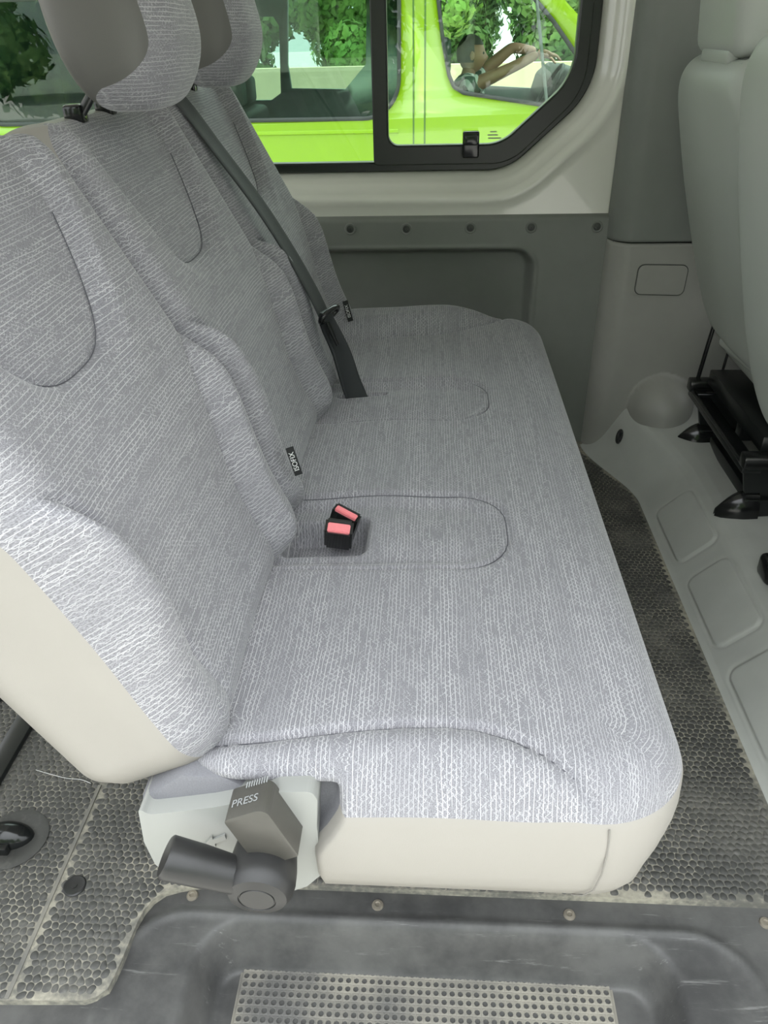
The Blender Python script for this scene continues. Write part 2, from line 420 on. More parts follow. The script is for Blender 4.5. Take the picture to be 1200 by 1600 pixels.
# ---- floor mat of pebbled rubber
edge_px = [(0, 1563), (130, 1563), (150, 1558), (168, 1545), (180, 1522), (190, 1500), (215, 1440), (225, 1422), (240, 1405), (258, 1393), (280, 1387)]
mat_edge = [tuple(onz(u, v, 0.0)[:2]) for u, v in edge_px]
mat_poly = [(-2.3, 0.468)] + mat_edge + [(-0.30, 0.641), (0.60, 0.641), (1.9, 0.641), (1.9, 2.07), (-2.3, 2.07)]
floor = struct(prism('floor', mat_poly, 'z', -0.02, 0.0, 'mat_rubber'))
tag(floor, 'dark pebbled rubber floor mat dusted with dirt', 'floor')
def in_poly(x, y, poly):
    c = False; n = len(poly)
    for i in range(n):
        (x0, y0), (x1, y1) = poly[i], poly[i - 1]
        if (y0 > y) != (y1 > y) and x < (x1 - x0) * (y - y0) / (y1 - y0) + x0: c = not c
    return c
def pebbles():
    p = 0.0125; V = []; Fc = []
    vid = {}
    def corner(i, j, k):
        # shared, jittered corner points of a hexagonal lattice (axial coordinates)
        cx = p * math.sqrt(3) * (i + j / 2); cy = p * 1.5 * j * 1.0
        th = math.pi / 6 + k * math.pi / 3
        x, y = cx + p * math.cos(th), cy + p * math.sin(th)
        key = (round(x * 4000), round(y * 4000))
        if key not in vid: vid[key] = rng.normal(0, p * 0.17, 2)
        return np.array([x, y]) + vid[key]
    p *= 0.54
    sx = p * math.sqrt(3)
    for j in range(int(0.45 / (1.5 * p)), int(2.02 / (1.5 * p))):
        for ii in range(int(-1.42 / sx), int(0.60 / sx)):
            i = ii - j // 2
            cx = sx * (i + j / 2); cy = 1.5 * p * j
            if -0.20 < cx < 0.10 and cy > 0.70: continue
            if abs(cx + 0.537) < 0.006 or cx > 0.527 - 0.10 * float(sm(cy, 1.70, 2.03)): continue
            P = [corner(i, j, k) for k in range(6)]
            if cy < 0.67 and not all(in_poly(q[0], q[1], mat_poly) for q in P): continue
            c = sum(P) / 6; b = len(V); sh = rng.uniform(0.86, 0.97); hh = rng.uniform(0.0006, 0.0016)
            P = [P[k] + (P[(k + 1) % 6] - P[k]) * f for k in range(6) for f in (0.24, 0.76)]
            for q in P: V.append((*(c + (q - c) * sh), 0.0001))
            for q in P: V.append((*(c + (q - c) * sh * 0.78), hh))
            for k in range(12): Fc.append((b + k, b + (k + 1) % 12, b + 12 + (k + 1) % 12, b + 12 + k))
            Fc.append(tuple(b + 12 + k for k in range(12)))
    o = link('rubber_pebbles', mesh('rubber_pebbles', V, Fc, True), 'pebble_rubber', floor); o['kind'] = 'stuff'
pebbles()
# raised joint line across the mat
j0, j1 = onz(152, 1236, 0), onz(15, 1561, 0)
box('mat_joint', (-0.541, 0.470, -0.001), (-0.535, 0.80, 0.0022), 'tread_rubber', floor, 0.0008, 1)
pl = onz(117, 1385, 0)
lathe('floor_plug', [(0.0165, -0.001), (0.0165, 0.002), (0.0145, 0.0032), (0.011, 0.0024), (0.004, 0.0022), (0.004, 0.0034), (0.0012, 0.0034)], (pl[0], pl[1], 0), (0, 0, 1), 'black_plastic', floor, 28)

# ---- door sill with a stepped tread
def sill():
    xs = np.unique(np.r_[np.linspace(-1.3, -0.62, 20), np.linspace(-0.62, 0.62, 250), np.linspace(0.62, 1.3, 20)]); ys = np.linspace(0.33, 0.70, 110)
    X, Y = np.meshgrid(xs, ys, indexing='ij')
    d = sd_rrect(X, Y, -0.315, 0.335, 0.10, 0.592, 0.06)
    z = -0.012 - 0.074 * sm(-d, -0.004, 0.032)
    d2 = sd_rrect(X, Y, -0.42, 0.44, 0.0, 0.602, 0.09); z += 0.0035 * np.exp(-((d2) / 0.006) ** 2) - 0.006 * sm(-d2, -0.01, 0.05)
    z -= 0.02 * sm(-Y, -0.42, -0.36)
    return link('door_sill', mesh('door_sill', np.stack([X, Y, z], -1).reshape(-1, 3), gridfaces(*X.shape)), 'sill_plastic')
sl = tag(struct(sill()), 'scuffed dark plastic door sill below the bench seat', 'door sill')
def tread():
    V = []; Fc = []; Vp = []; Fp = []
    pit = 0.0112; z0 = -0.0885; x0, y0 = -0.258, 0.405; nx, ny = 46, 15; n = 8
    for i in range(nx):
        for j in range(ny):
            cx = x0 + pit * (i + 0.5); cy = y0 + pit * (j + 0.5); b = len(V); r = 0.0040
            sq = [(1, 0), (1, 1), (0, 1), (-1, 1), (-1, 0), (-1, -1), (0, -1), (1, -1)]
            for k in range(n): V.append((cx + sq[k][0] * pit / 2, cy + sq[k][1] * pit / 2, z0))
            for rr, zz in ((r * 1.22, z0 + 0.0006), (r, z0 + 0.0004), (r * 0.94, z0 - 0.0022)):
                for k in range(n):
                    th = k * math.pi / 4; V.append((cx + rr * math.cos(th), cy + rr * math.sin(th), zz))
            for l in range(3):
                for k in range(n): Fc.append((b + l * n + k, b + l * n + (k + 1) % n, b + (l + 1) * n + (k + 1) % n, b + (l + 1) * n + k))
            bp = len(Vp)
            for k in range(n):
                th = k * math.pi / 4; Vp.append((cx + r * 0.95 * math.cos(th), cy + r * 0.95 * math.sin(th), z0 - 0.0018))
            Fp.append(tuple(range(bp, bp + n)))
    t = link('tread_mat', mesh('tread_mat', V, Fc, False), 'tread_rubber', sl); t['kind'] = 'stuff'
    q = link('tread_pits', mesh('tread_pits', Vp, Fp, False), 'pit_dark', sl); q['kind'] = 'stuff'
    box('tread_base', (x0 - 0.004, y0 - 0.004, z0 - 0.006), (x0 + nx * pit + 0.004, y0 + ny * pit + 0.004, z0 - 0.0025), 'tread_rubber', sl)
tread()
for u, v in ((590, 1412), (890, 1427), (1197, 1440), (300, 1397)):
    p = onz(u, v, -0.008)
    lathe('sill_bolt', [(0.0085, -0.006), (0.0085, 0.001), (0.0072, 0.0032), (0.004, 0.0036), (0.003, 0.002), (0.001, 0.002)], (p[0], p[1], -0.0125), (0, 0, 1), 'screw_metal', sl, 20)

# ---- far wall: painted steel around the sliding window
win_out = [(-1.32, 0.735), (0.185, 0.735), (0.377, 0.905), (0.377, 1.39), (-1.32, 1.39)]
Wout = resample(rounded(win_out, [0.05, 0.14, 0.16, 0.06, 0.06], 16), 420)
def xz(Q, y): return np.stack([Q[:, 0], np.full(len(Q), y), Q[:, 1]], 1)
def wall_far():
    loops = [xz(Wout, 2.14), xz(offset_loop(Wout, 0.002), 2.108)]
    for d, y in ((0.016, 2.103), (0.022, 2.092), (0.030, 2.086), (0.040, 2.080), (0.046, 2.070), (0.054, 2.061), (0.064, 2.057), (0.074, 2.061), (0.086, 2.064), (0.098, 2.065)):
        loops.append(xz(offset_loop(Wout, d), y))
    c = np.array([-0.4, 1.02]); L = offset_loop(Wout, 0.098); Q = []
    x0, x1, z0, z1 = -1.46, 0.50, 0.60, 1.50
    for p in L:
        q = p.copy(); dl = [p[0] - x0, x1 - p[0], p[1] - z0, z1 - p[1]]; k = int(np.argmin(dl))
        if k == 0: q[0] = x0
        elif k == 1: q[0] = x1
        elif k == 2: q[1] = z0
        else: q[1] = z1
        Q.append((q, k))
    for i in range(len(Q)):
        k, k2 = Q[i][1], Q[(i + 1) % len(Q)][1]
        if k != k2:
            Q[i][0][:] = (x0 if 0 in (k, k2) else x1, z0 if 2 in (k, k2) else z1)
    Q = [q for q, k in Q]
    loops.append(xz(np.array(Q), 2.066))
    return link('wall_far', loops_mesh('wall_far', loops), 'body_paint')
wf = tag(struct(wall_far()), 'glossy beige painted steel side wall around the sliding window', 'wall')

box('wall_quarter', (-2.3, 2.066, 0.60), (-1.455, 2.10, 1.44), 'body_paint', wf)
# ---- window with fixed pane, sliding sash and catch
win = thing('window_1', 'black framed sliding side window with green-tinted panes', 'window', (-0.4, 2.11, 0.74)); struct(win)
def ring(name, outer, inner, y0, y1, mat, parent, n=360):
    A, B = resample(outer, n), resample(inner, n)
    k = np.argmin(np.linalg.norm(B - A[0], axis=1)); B = np.roll(B, -k, 0)
    o = link(name, loops_mesh(name, [xz(A, y1), xz(A, y0 + 0.003), xz(offset_loop(A, -0.003), y0), xz(offset_loop(B, 0.004), y0), xz(B, y0 + 0.004), xz(B, y1)]), mat)
    o.data.set_sharp_from_angle(angle=math.radians(40)); return keep(o, parent)
inn = rounded([(-1.26, 0.757), (0.185, 0.757), (0.350, 0.905), (0.350, 1.36), (-1.26, 1.36)], [0.03, 0.12, 0.14, 0.04, 0.04], 16)
ring('window_frame', [tuple(q) for q in Wout], inn, 2.098, 2.13, 'window_rubber', win, 420)
sash_o = rounded([(-0.150, 0.750), (0.19, 0.750), (0.357, 0.905), (0.357, 1.37), (-0.150, 1.37)], [0.012, 0.12, 0.14, 0.03, 0.01], 14)
sash_i = rounded([(-0.112, 0.795), (0.165, 0.795), (0.326, 0.935), (0.326, 1.34), (-0.112, 1.34)], [0.024, 0.10, 0.12, 0.03, 0.02], 14)
ring('sash_frame', sash_o, sash_i, 2.092, 2.122, 'window_rubber', win, 360)
keep(prism('fixed_pane', [tuple(q) for q in rounded([(-1.27, 0.748), (-0.13, 0.748), (-0.13, 1.37), (-1.27, 1.37)], 0.02, 4)], 'y', 2.118, 2.121, 'glass'), win)
keep(prism('sliding_pane', [tuple(q) for q in rounded([(-0.12, 0.787), (0.17, 0.787), (0.334, 0.93), (0.334, 1.35), (-0.12, 1.35)], [0.02, 0.1, 0.12, 0.02, 0.02], 10)], 'y', 2.106, 2.109, 'glass'), win)
a, b = ony(722, 246, 2.09), ony(749, 204, 2.09)
la = keep(box('sash_catch', (a[0], 2.070, a[2]), (b[0], 2.094, b[2]), 'gloss_black', None, 0.004, 3), win)
keep(box('catch_grip', (a[0] + 0.004, 2.062, a[2] + 0.030), (b[0] - 0.004, 2.072, b[2] - 0.008), 'gloss_black', None, 0.002, 2), win)
for k, (du, wd) in enumerate(((771, 10), (770, 16), (773, 20))):
    q0, q1 = ony(du - wd / 2, 205 + 5 * k, 2.105), ony(du + wd / 2, 206.6 + 5 * k, 2.105)
    keep(box('etched_mark', (q0[0], 2.1045, q1[2]), (q1[0], 2.1056, q0[2]), 'grey_print'), win)

# ---- lower wall trim with the moulded pocket
zt = ony(700, 338, 2.05)[2]
pk_top = ony(650, 389, 2.05)[2]; pk_r = ony(831, 470, 2.05)[0]
def trim():
    xs = np.unique(np.r_[np.linspace(-2.25, -0.5, 40), np.linspace(-0.5, 0.47, 240)]); zs = np.r_[np.linspace(0, zt - 0.004, 170), zt]
    X, Z = np.meshgrid(xs, zs, indexing='ij')
    d = sd_rrect(X, Z, -1.6, pk_r, 0.10, pk_top, 0.055)
    y = 2.048 + 0.055 * sm(-d, 0.0, 0.022) - 0.0025 * np.exp(-((d - 0.004) / 0.004) ** 2)
    y += 0.012 * (Z >= zt - 0.001) + 0.006 * sm(Z, zt - 0.012, zt)
    return link('trim_1', mesh('trim_1', np.stack([X, y, Z], -1).reshape(-1, 3), gridfaces(*X.shape)), 'trim_plastic')
tr = tag(struct(trim()), 'dark grey moulded lower side trim with long recessed pocket', 'trim')
for u, v in ((462, 358), (547, 358), (635, 358), (735, 356), (830, 355), (933, 354)):
    p = ony(u, v, 2.047)
    q = lathe('trim_screw', [(0.0150, -0.002), (0.0150, 0.0012), (0.0128, 0.0030), (0.0095, 0.0016)], (p[0], 2.0485, p[2]), (0, -1, 0), 'trim_plastic', tr, 24)
    lathe('screw_head', [(0.0092, -0.002), (0.0092, 0.0022), (0.0070, 0.0032), (0.0028, 0.0032), (0.0024, 0.0018)], (p[0], 2.0485, p[2]), (0, -1, 0), 'screw_dark', q, 20)

# ---- door pillar trim, lower and upper piece
zs_ = ony(1020, 381, 1.985)[2]
def pillar(name, z0, z1, mat, bulge, inset=0.0):
    xs = np.unique(np.r_[np.linspace(0.440, 0.52, 40), np.linspace(0.52, 0.80, 90), np.linspace(0.8, 1.05, 12)]); zs = np.r_[z0, np.linspace(z0 + 0.0035, z1 - 0.0035, max(20, int((z1 - z0) / 0.005))), z1]
    X, Z = np.meshgrid(xs, zs, indexing='ij')
    t = np.clip((X - 0.440) / 0.055, 0, 1)
    y = 2.058 - 0.072 * np.sqrt(np.clip(1 - (1 - t) ** 2, 0, 1)) + inset
    if bulge:
        r = np.sqrt(np.clip(1 - ((X - 0.628) / 0.086) ** 2 - (np.maximum(Z - 0.15, 0) / 0.085) ** 2, 0, 1))
        y -= 0.112 * r
    y += 0.010 * ((Z <= z0 + 1e-6) | (Z >= z1 - 1e-6))
    return link(name, mesh(name, np.stack([X, y, Z], -1).reshape(-1, 3), gridfaces(*X.shape)), mat)
p_lo = tag(struct(pillar('trim_2', 0.0, zs_ - 0.001, 'pillar_plastic', True)), 'grey lower pillar trim with a rounded bulge and oblong cover', 'trim')
p_up = tag(struct(pillar('trim_3', zs_ + 0.001, 1.42, 'pillar_plastic_upper', False, 0.002)), 'tall dark grey upper pillar trim beside the window', 'trim')
box('joint_backing', (0.452, 2.02, zs_ - 0.02), (1.0, 2.05, zs_ + 0.02), 'screw_dark', p_up)
box('pillar_core', (0.455, 2.052, 0.0), (1.04, 2.10, 1.42), 'screw_dark', p_up)
yq = 1.985
cov = [ony(u, v, yq) for u, v in ((991, 459), (1066, 461), (1076, 415), (999, 414))]
cp = rounded([(q[0], q[2]) for q in cov], 0.014, 8)
prism('cover_gap', [tuple(q) for q in offset_loop(resample(cp, 60)[::(1 if area(cp) > 0 else -1)], 0.0022)], 'y', yq - 0.0012, yq + 0.006, 'screw_dark', p_lo)
prism('cover_plate', [tuple(q) for q in resample(cp, 60)], 'y', yq - 0.0032, yq + 0.006, 'pillar_plastic', p_lo, 0.001, 1)

# ---- raised step under the front seats
def riser():
    prof = np.array([(0.530, -0.002), (0.540, 0.001), (0.548, 0.006), (0.556, 0.014), (0.630, 0.086), (0.640, 0.093), (0.655, 0.099), (0.68, 0.104), (0.80, 0.112), (1.9, 0.125)])
    L = np.r_[0, np.cumsum(np.hypot(*np.diff(prof, axis=0).T))]
    s = np.unique(np.r_[np.linspace(0, L[7], 130), np.linspace(L[7], L[8], 20), np.linspace(L[8], L[9], 12)]); ys = np.unique(np.r_[np.linspace(0.42, 0.8, 60), np.linspace(0.8, 2.03, 300)])
    Sg, Y = np.meshgrid(s, ys, indexing='ij'); x = np.interp(Sg, L, prof[:, 0]); z = np.interp(Sg, L, prof[:, 1])
    x = x - 0.10 * sm(Y, 1.70, 2.03) * sm(-Sg, -L[7] - 0.05, -L[5])
    z = z + 0.05 * sm(Y, 1.72, 2.0) * sm(Sg, L[3], L[6]) * (1 - 0.0 * Y)
    h = np.zeros_like(x)
    for k in range(5):
        yc = 1.530 - 0.278 * k
        d = sd_rrect(Sg, Y, L[3] + 0.002, L[4] - 0.001, yc - 0.107, yc + 0.107, 0.022)
        h += 0.0030 * sm(-d, -0.003, 0.003) - 0.0016 * np.exp(-((d - 0.004) / 0.0035) ** 2)
    nx, nz = -0.70, 0.71
    return link('trim_4', mesh('trim_4', np.stack([x + h * nx, Y, z + h * nz], -1).reshape(-1, 3), gridfaces(*x.shape)), 'riser_plastic')
rs = tag(struct(riser()), 'grey moulded plastic step with embossed panels under front seats', 'trim')
hk = onz(970, 682, 0.10)
tube('lashing_ring', [(hk[0] - 0.004 + 0.008 * math.cos(t), hk[1] + 0.011 * math.cos(t), hk[2] + 0.017 * math.sin(t)) for t in np.linspace(0, 2 * math.pi, 17)], 0.0045, 'black_plastic', rs, 8)

# ---- rest of the shell that shades the cabin
cl = tag(struct(prism('ceiling', [(0.46, 1.36), (0.60, 1.44), (1.1, 1.47), (1.9, 1.46), (2.13, 1.43), (2.13, 1.52), (0.42, 1.50)], 'x', -2.3, 1.72, 'headliner')), 'pale headliner under the van roof', 'ceiling')
wr = struct(box('wall_rear', (-2.36, 0.40, -0.1), (-2.28, 2.14, 0.72), 'trim_plastic')); tag(wr, 'dark trim of the rear doors', 'wall')
wn = struct(box('wall_near', (-2.3, 0.37, -0.1), (-0.74, 0.43, 0.72), 'trim_plastic')); tag(wn, 'lower side wall behind the sliding door opening', 'wall')
struct(tag(box('trim_5', (-0.86, 0.37, 0.70), (-0.74, 0.43, 1.42), 'pillar_plastic'), 'rear pillar of the sliding door opening', 'trim'))
struct(tag(box('trim_7', (-0.86, 0.385, 1.34), (1.0, 0.47, 1.46), 'pillar_plastic', None, 0.02, 2), 'roof rail above the sliding door opening', 'trim'))
struct(tag(box('trim_6', (0.84, 0.37, -0.1), (1.0, 0.45, 1.42), 'pillar_plastic'), 'front pillar of the sliding door opening', 'trim'))
struct(tag(box('trim_8', (1.62, 0.42, 1.20), (1.76, 2.12, 1.46), 'headliner', None, 0.03, 2), 'header rail above the windscreen', 'trim'))
struct(tag(box('door_1', (1.0, 0.37, -0.1), (1.9, 0.43, 0.80), 'trim_plastic', None, 0.02, 2), 'inner panel of the front passenger door', 'door'))
struct(tag(box('door_2', (1.04, 2.08, -0.1), (1.9, 2.14, 0.80), 'trim_plastic', None, 0.02, 2), 'inner panel of the driver door', 'door'))
wfo = struct(box('wall_front', (1.85, 0.40, -0.1), (1.92, 2.14, 0.62), 'dash_dark')); tag(wfo, 'dark dashboard bulkhead ahead of the front seats', 'wall')

# ================================================================== THE BENCH SEAT
SEATW = 0.4555; Y0 = 0.500
YC = [Y0 + SEATW * (k + 0.5) for k in range(3)]
C27, S27 = math.cos(math.radians(27)), math.sin(math.radians(27))
bench = thing('bench_seat', 'three-place bench seat in striped grey fabric with pale vinyl sides', 'bench seat', (0, 1.2, 0))
def P(o): return keep(o, bench)
# ---- cushion
CX0, CX1, CY0, CY1, CZ = -0.285, 0.272, 0.478, 1.915, 0.432
cxm, cym = (CX0 + CX1) / 2, (CY0 + CY1) / 2
bol_px = [(300, 1152), (420, 1147), (540, 1139), (640, 1132), (700, 1131), (750, 1138), (800, 1153), (850, 1175), (900, 1203), (930, 1228), (952, 1262), (962, 1290)]
bol = [tuple(onz(u, v, 0.43)[:2]) for u, v in bol_px]
fbol_px = [(520, 534), (560, 530), (620, 524), (680, 514), (720, 504), (755, 492), (785, 478)]
fbol = list(zip((-0.24, -0.20, -0.10, 0.0, 0.07, 0.125, 0.165, 0.19), (1.733, 1.735, 1.745, 1.765, 1.792, 1.826, 1.862, 1.893)))
def feat_cushion(a, b, m):
    x, y = a + cxm, b + cym; dz = np.zeros_like(x)
    dz += -0.012 * sm(-x, 0.02, 0.28)                       # the cushion sinks towards the backrest
    for yc, near in ((0.936, True), (1.396, False)):
        d = sd_rrect(x, y, -0.60, 0.112, yc - 0.096, yc + 0.096, 0.075)
        dz += -0.014 * sm(-d, -0.002, 0.028) - 0.008 * np.exp(-(d / 0.0045) ** 2)
        dz += 0.006 * sm(-d, 0.02, 0.08)
    dz += -0.009 * np.exp(-(d_poly(x, y, bol[:-2]) / 0.0048) ** 2)
    yb = np.interp(x, [q[0] for q in bol], [q[1] for q in bol])
    dz += 0.007 * np.exp(-((y - yb + 0.028) / 0.020) ** 2) * sm(-x, -0.22, -0.05)
    dz += -0.009 * np.exp(-(d_poly(x, y, fbol) / 0.006) ** 2)
    yf = np.interp(x, [q[0] for q in fbol], [q[1] for q in fbol])
    dz += 0.034 * sm(y - yf, 0.0, 0.07) * sm(-x, -0.23, -0.03)
    for yc in (0.73, 1.166, 1.62): dz += -0.006 * np.exp(-((y - yc) / 0.12) ** 2) * np.exp(-((x + 0.0) / 0.16) ** 2)
    dz += 0.004 * np.sin(x * 31 + 1) * np.sin(y * 17 + 0.5) * 0.5
    s1 = sd_rrect(x, y, -0.215, -0.088, 0.882, 0.972, 0.018)     # pocket for the buckles
    dz += -0.042 * sm(-s1, -0.002, 0.010)
    s2 = sd_rrect(x, y, -0.19, -0.088, 1.424, 1.450, 0.012)      # slot for the belt
    dz += -0.030 * sm(-s2, -0.001, 0.007)
    return dz * (m < 0.20)
RS = 0.118                                                  # fabric ends here, measured round the edge
def grp_cushion(fm, fa, fb, fA, fB):
    x = fa + cxm; g = np.zeros(len(fm), int)
    g[fm > RS] = 1
    near = (fb + cym < 0.62) & (fB < -(CY1 - CY0) / 2 + 0.11)
    g[(fm > RS - 0.026) & near & (x < -0.088)] = 2
    return g
def place_cushion(a, b, n, m):
    x, y, z = a + cxm, b + cym, CZ + n
    near = (y < cym); inset = sm(-x, 0.080, 0.096) * sm(m, RS - 0.036, RS - 0.012) * near
    y = y + 0.034 * inset
    x = x - 0.030 * sm(m, RS, RS + 0.06) * near * np.exp(-((x + 0.088) / 0.05) ** 2)
    fr = sm(x, 0.20, 0.27) * sm(CZ - z, 0.05, 0.215)          # front corner tucks back towards the floor
    x = x - 0.045 * fr ** 1.2
    z = z + 0.0045 * np.exp(-((m - RS - 0.012) / 0.006) ** 2) * (m > RS)
    y = y - 0.004 * np.exp(-((m - RS - 0.03) / 0.03) ** 2) * near * (m > RS) * (1 - inset)
    return np.stack([x, y, z], -1)
cu = pad(CX1 - CX0, CY1 - CY0, 0.10, 0.060, [(0.006, 0.05), (0.004, 0.085), (-0.010, 0.117), (-0.028, 0.132), (-0.06, 0.136)], 0.0036,
         feat_cushion, grp_cushion, place_cushion, ['cushion', 'cushion_side', 'felt_side'], ['fabric', 'vinyl', 'felt'], None, swap=True)
cush = P(cu[0]); tag(cush, 'striped grey fabric seat cushion'); P(cu[1]); tag(cu[1], 'pale vinyl cushion side'); P(cu[2]); tag(cu[2], 'grey felt cushion side')
# stitched corner seam of the vinyl
def near_y(x): return None
def near_face(x, h):
    d = 0.10 - 0.06 + 0.06 * math.sin(math.acos(max(-1, 1 - h / 0.06))) if h < 0.06 else 0.10 + np.interp(h - 0.06, [0, 0.05, 0.085, 0.117, 0.132], [0, 0.006, 0.004, -0.010, -0.028])
    return np.array([x, CY0 + 0.10 - d - 0.0040, CZ - h])
P(tube('corner_seam', [near_face(x, h) for x, h in ((0.178, 0.048), (0.179, 0.062), (0.179, 0.085), (0.177, 0.11), (0.173, 0.14), (0.166, 0.165), (0.158, 0.182))], 0.0009, 'stitch', None, 6))
# ---- black underframe
P(box('seat_base', (-0.20, 0.68, 0.0), (0.12, 1.78, 0.29), 'black_metal', None, 0.01, 2))
P(box('base_rail', (-0.16, 0.535, 0.226), (0.17, 0.60, 0.29), 'black_metal', None, 0.006, 2))

# ---- backrests
TB, TT = 0.455, 1.082; BH = TT - TB; bcm = (TB + TT) / 2; N0 = 0.010
def bolster_w(t):          # width of the side bolster at height t
    return np.interp(t, [0.40, 0.50, 0.58, 0.66, 0.73, 0.78, 0.83], [0.085, 0.088, 0.086, 0.078, 0.062, 0.040, 0.0])
def feat_back(a, b, m, inner=True):
    t = b + bcm; dn = np.zeros_like(a); aa = np.abs(a)
    ts = 0.838 + 0.170 * (np.minimum(aa, 0.20) / 0.160) ** 3.0
    sd = t - ts; side = sm(-aa, -0.168, -0.150)
    fade = sm(-t, -1.05, -1.0)
    gsd = sd / np.sqrt(1 + (0.170 * 3.0 / 0.16 * (np.minimum(aa, 0.20) / 0.160) ** 2) ** 2)
    dn += -0.010 * np.exp(-(gsd / 0.0050) ** 2) * side * fade
    dn += 0.012 * sm(-sd, 0.0, 0.05) * sm(t, 0.55, 0.74)             # lumbar part below the curved seam
    dn += -0.010 * sm(gsd, -0.004, 0.012) * side
    bw = bolster_w(t); e = aa - (SEATW / 2 - bw)
    on = np.where(a < 0, sm(-t, -0.82, -0.76), sm(-t, -0.86, -0.70))
    low = np.where(a < 0, (0.75 + 0.45 * sm(t, 0.50, 0.66)) if inner else (0.20 + 0.80 * sm(t, 0.50, 0.66)), 0.95 + 0.05 * sm(t, 0.46, 0.60))
    dn += 0.020 * sm(t, 0.50, 0.80)
    dn += on * low * (0.032 * sm(e, 0.0, 0.034) - 0.011 * np.exp(-(e / 0.0048) ** 2))
    dn += -0.006 * np.exp(-(a / 0.10) ** 2) * sm(-t, -0.75, -0.55)
    dn += 0.006 * sm(t, 0.55, 0.75) * sm(aa, 0.10, 0.19)
    return dn * np.exp(-(np.maximum(m - 0.040, 0) / 0.030) ** 2)
def place_back(yc):
    def f(a, b, n, m):
        t = b + bcm; nn = N0 + n
        return np.stack([nn * C27 - t * S27, a + yc, nn * S27 + t * C27], -1)
    return f
def grp_back(fm, fa, fb, fA, fB):
    g = np.zeros(len(fm), int); g[(fm > 0.0735) | ((fm > 0.058) & (fb > 0.10) & (fB > BH / 2 - 0.07))] = 1
    return g
for k in range(3):
    r = pad(SEATW + 0.001, BH, 0.066, 0.048, [(-0.001, 0.03), (-0.002, 0.075), (-0.010, 0.100), (-0.026, 0.112), (-0.20, 0.116)], 0.0036, (lambda a, b, m, k=k: feat_back(a, b, m, k > 0)), grp_back, place_back(YC[k]),
            ['backrest', 'backrest_shell'], ['fabric', 'vinyl'], None)
    def on_back(a, t, k=k):
        n = N0 + feat_back(np.array([a]), np.array([t - bcm]), np.zeros(1), k > 0)[0] + 0.0018
        return place_back(YC[k])(np.array(a), np.array(t - bcm), np.array(n - N0), None)
    lines = [[(a, 0.838 + 0.170 * (abs(a) / 0.160) ** 3.0) for a in np.linspace(-0.150, 0.150, 61)]]
    P(r[0])
    for ln in lines:
        q = tube('backrest_seam', [on_back(a, t) for a, t in ln], 0.0006, 'stitch_dark', None, 5); keep(q, r[0])
    P(r[1]); tag(r[1], 'pale vinyl backrest side and back'); tag(r[0], 'striped grey fabric backrest')

# ---- headrests
def headrest(yc, dx=0.0, dz=0.0, hw=0.128):
    na, nb = 96, 56; th = np.linspace(-math.pi, math.pi, na + 1); ph = np.linspace(-math.pi / 2, math.pi / 2, nb)
    T, Pp = np.meshgrid(th, ph, indexing='ij')
    T0 = T[int(round((na) * 0.66)), 0]; lm = np.radians(50 + 75 * sm(-Pp, 0.25, 1.15) + 20 * sm(Pp, 0.5, 1.3))
    T = np.sign(T) * np.where(np.abs(T) <= T0, np.abs(T) * lm / T0, lm + (np.abs(T) - T0) * (math.pi - lm) / (math.pi - T0))
    T_id = np.broadcast_to(th[:, None], T.shape)
    def sp_(v, e): return np.sign(v) * np.abs(v) ** e
    cp = sp_(np.cos(Pp), 0.42); x = 0.070 * sp_(np.cos(T), 0.72) * cp; y = hw * sp_(np.sin(T), 0.62) * cp; z = 0.128 * sp_(np.sin(Pp), 0.80)
    x = x * (1 + 0.10 * np.cos(Pp * 2)) + 0.012 * np.exp(-((z + 0.05) / 0.06) ** 2) * (x > 0) - 0.12 * z * (np.cos(T) < 0) * 0.3 - 0.08 * z
    wave = 0.005 * np.exp(-((np.abs(y) - hw * 0.72) / 0.02) ** 2) * (x > 0)
    x = x - wave
    V = np.stack([x - 0.414 + dx, y + yc, z + 1.086 + dz], -1).reshape(-1, 3)
    UV = np.stack([y + 0.3 * T * 0.1, z + 0.02 * x], -1).reshape(-1, 2)
    Fc = gridfaces(na + 1, nb); ft = np.abs(T_id.reshape(-1)[Fc].mean(1))
    lim = T0
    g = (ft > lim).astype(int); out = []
    for k, (nm, mt) in enumerate((('headrest', 'fabric'), ('headrest_shell', 'vinyl_shaded'))):
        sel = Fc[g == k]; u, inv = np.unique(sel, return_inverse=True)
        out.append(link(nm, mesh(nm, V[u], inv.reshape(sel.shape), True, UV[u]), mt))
    out[0]['label'] = 'headrest with striped grey fabric front'
    out[1].parent = out[0]; P(out[0])
    for s in (-1, 1):
        q = tube('headrest_post', [(-0.435 + dx, yc + s * 0.055, 1.0 + dz), (-0.474 + dx * 0.6, yc + s * 0.055, 0.955), (-0.478 + dx * 0.6, yc + s * 0.055, 0.91)], 0.0065, 'black_metal', None, 10); q.parent = out[0]
        q = box('post_guide', (-0.492 + dx * 0.6, yc + s * 0.055 - 0.013, 0.945), (-0.466 + dx * 0.6, yc + s * 0.055 + 0.013, 0.970), 'gloss_black', None, 0.005, 2); q.parent = out[0]
headrest(YC[0], -0.045, 0.10); headrest(YC[1]); headrest(YC[2])

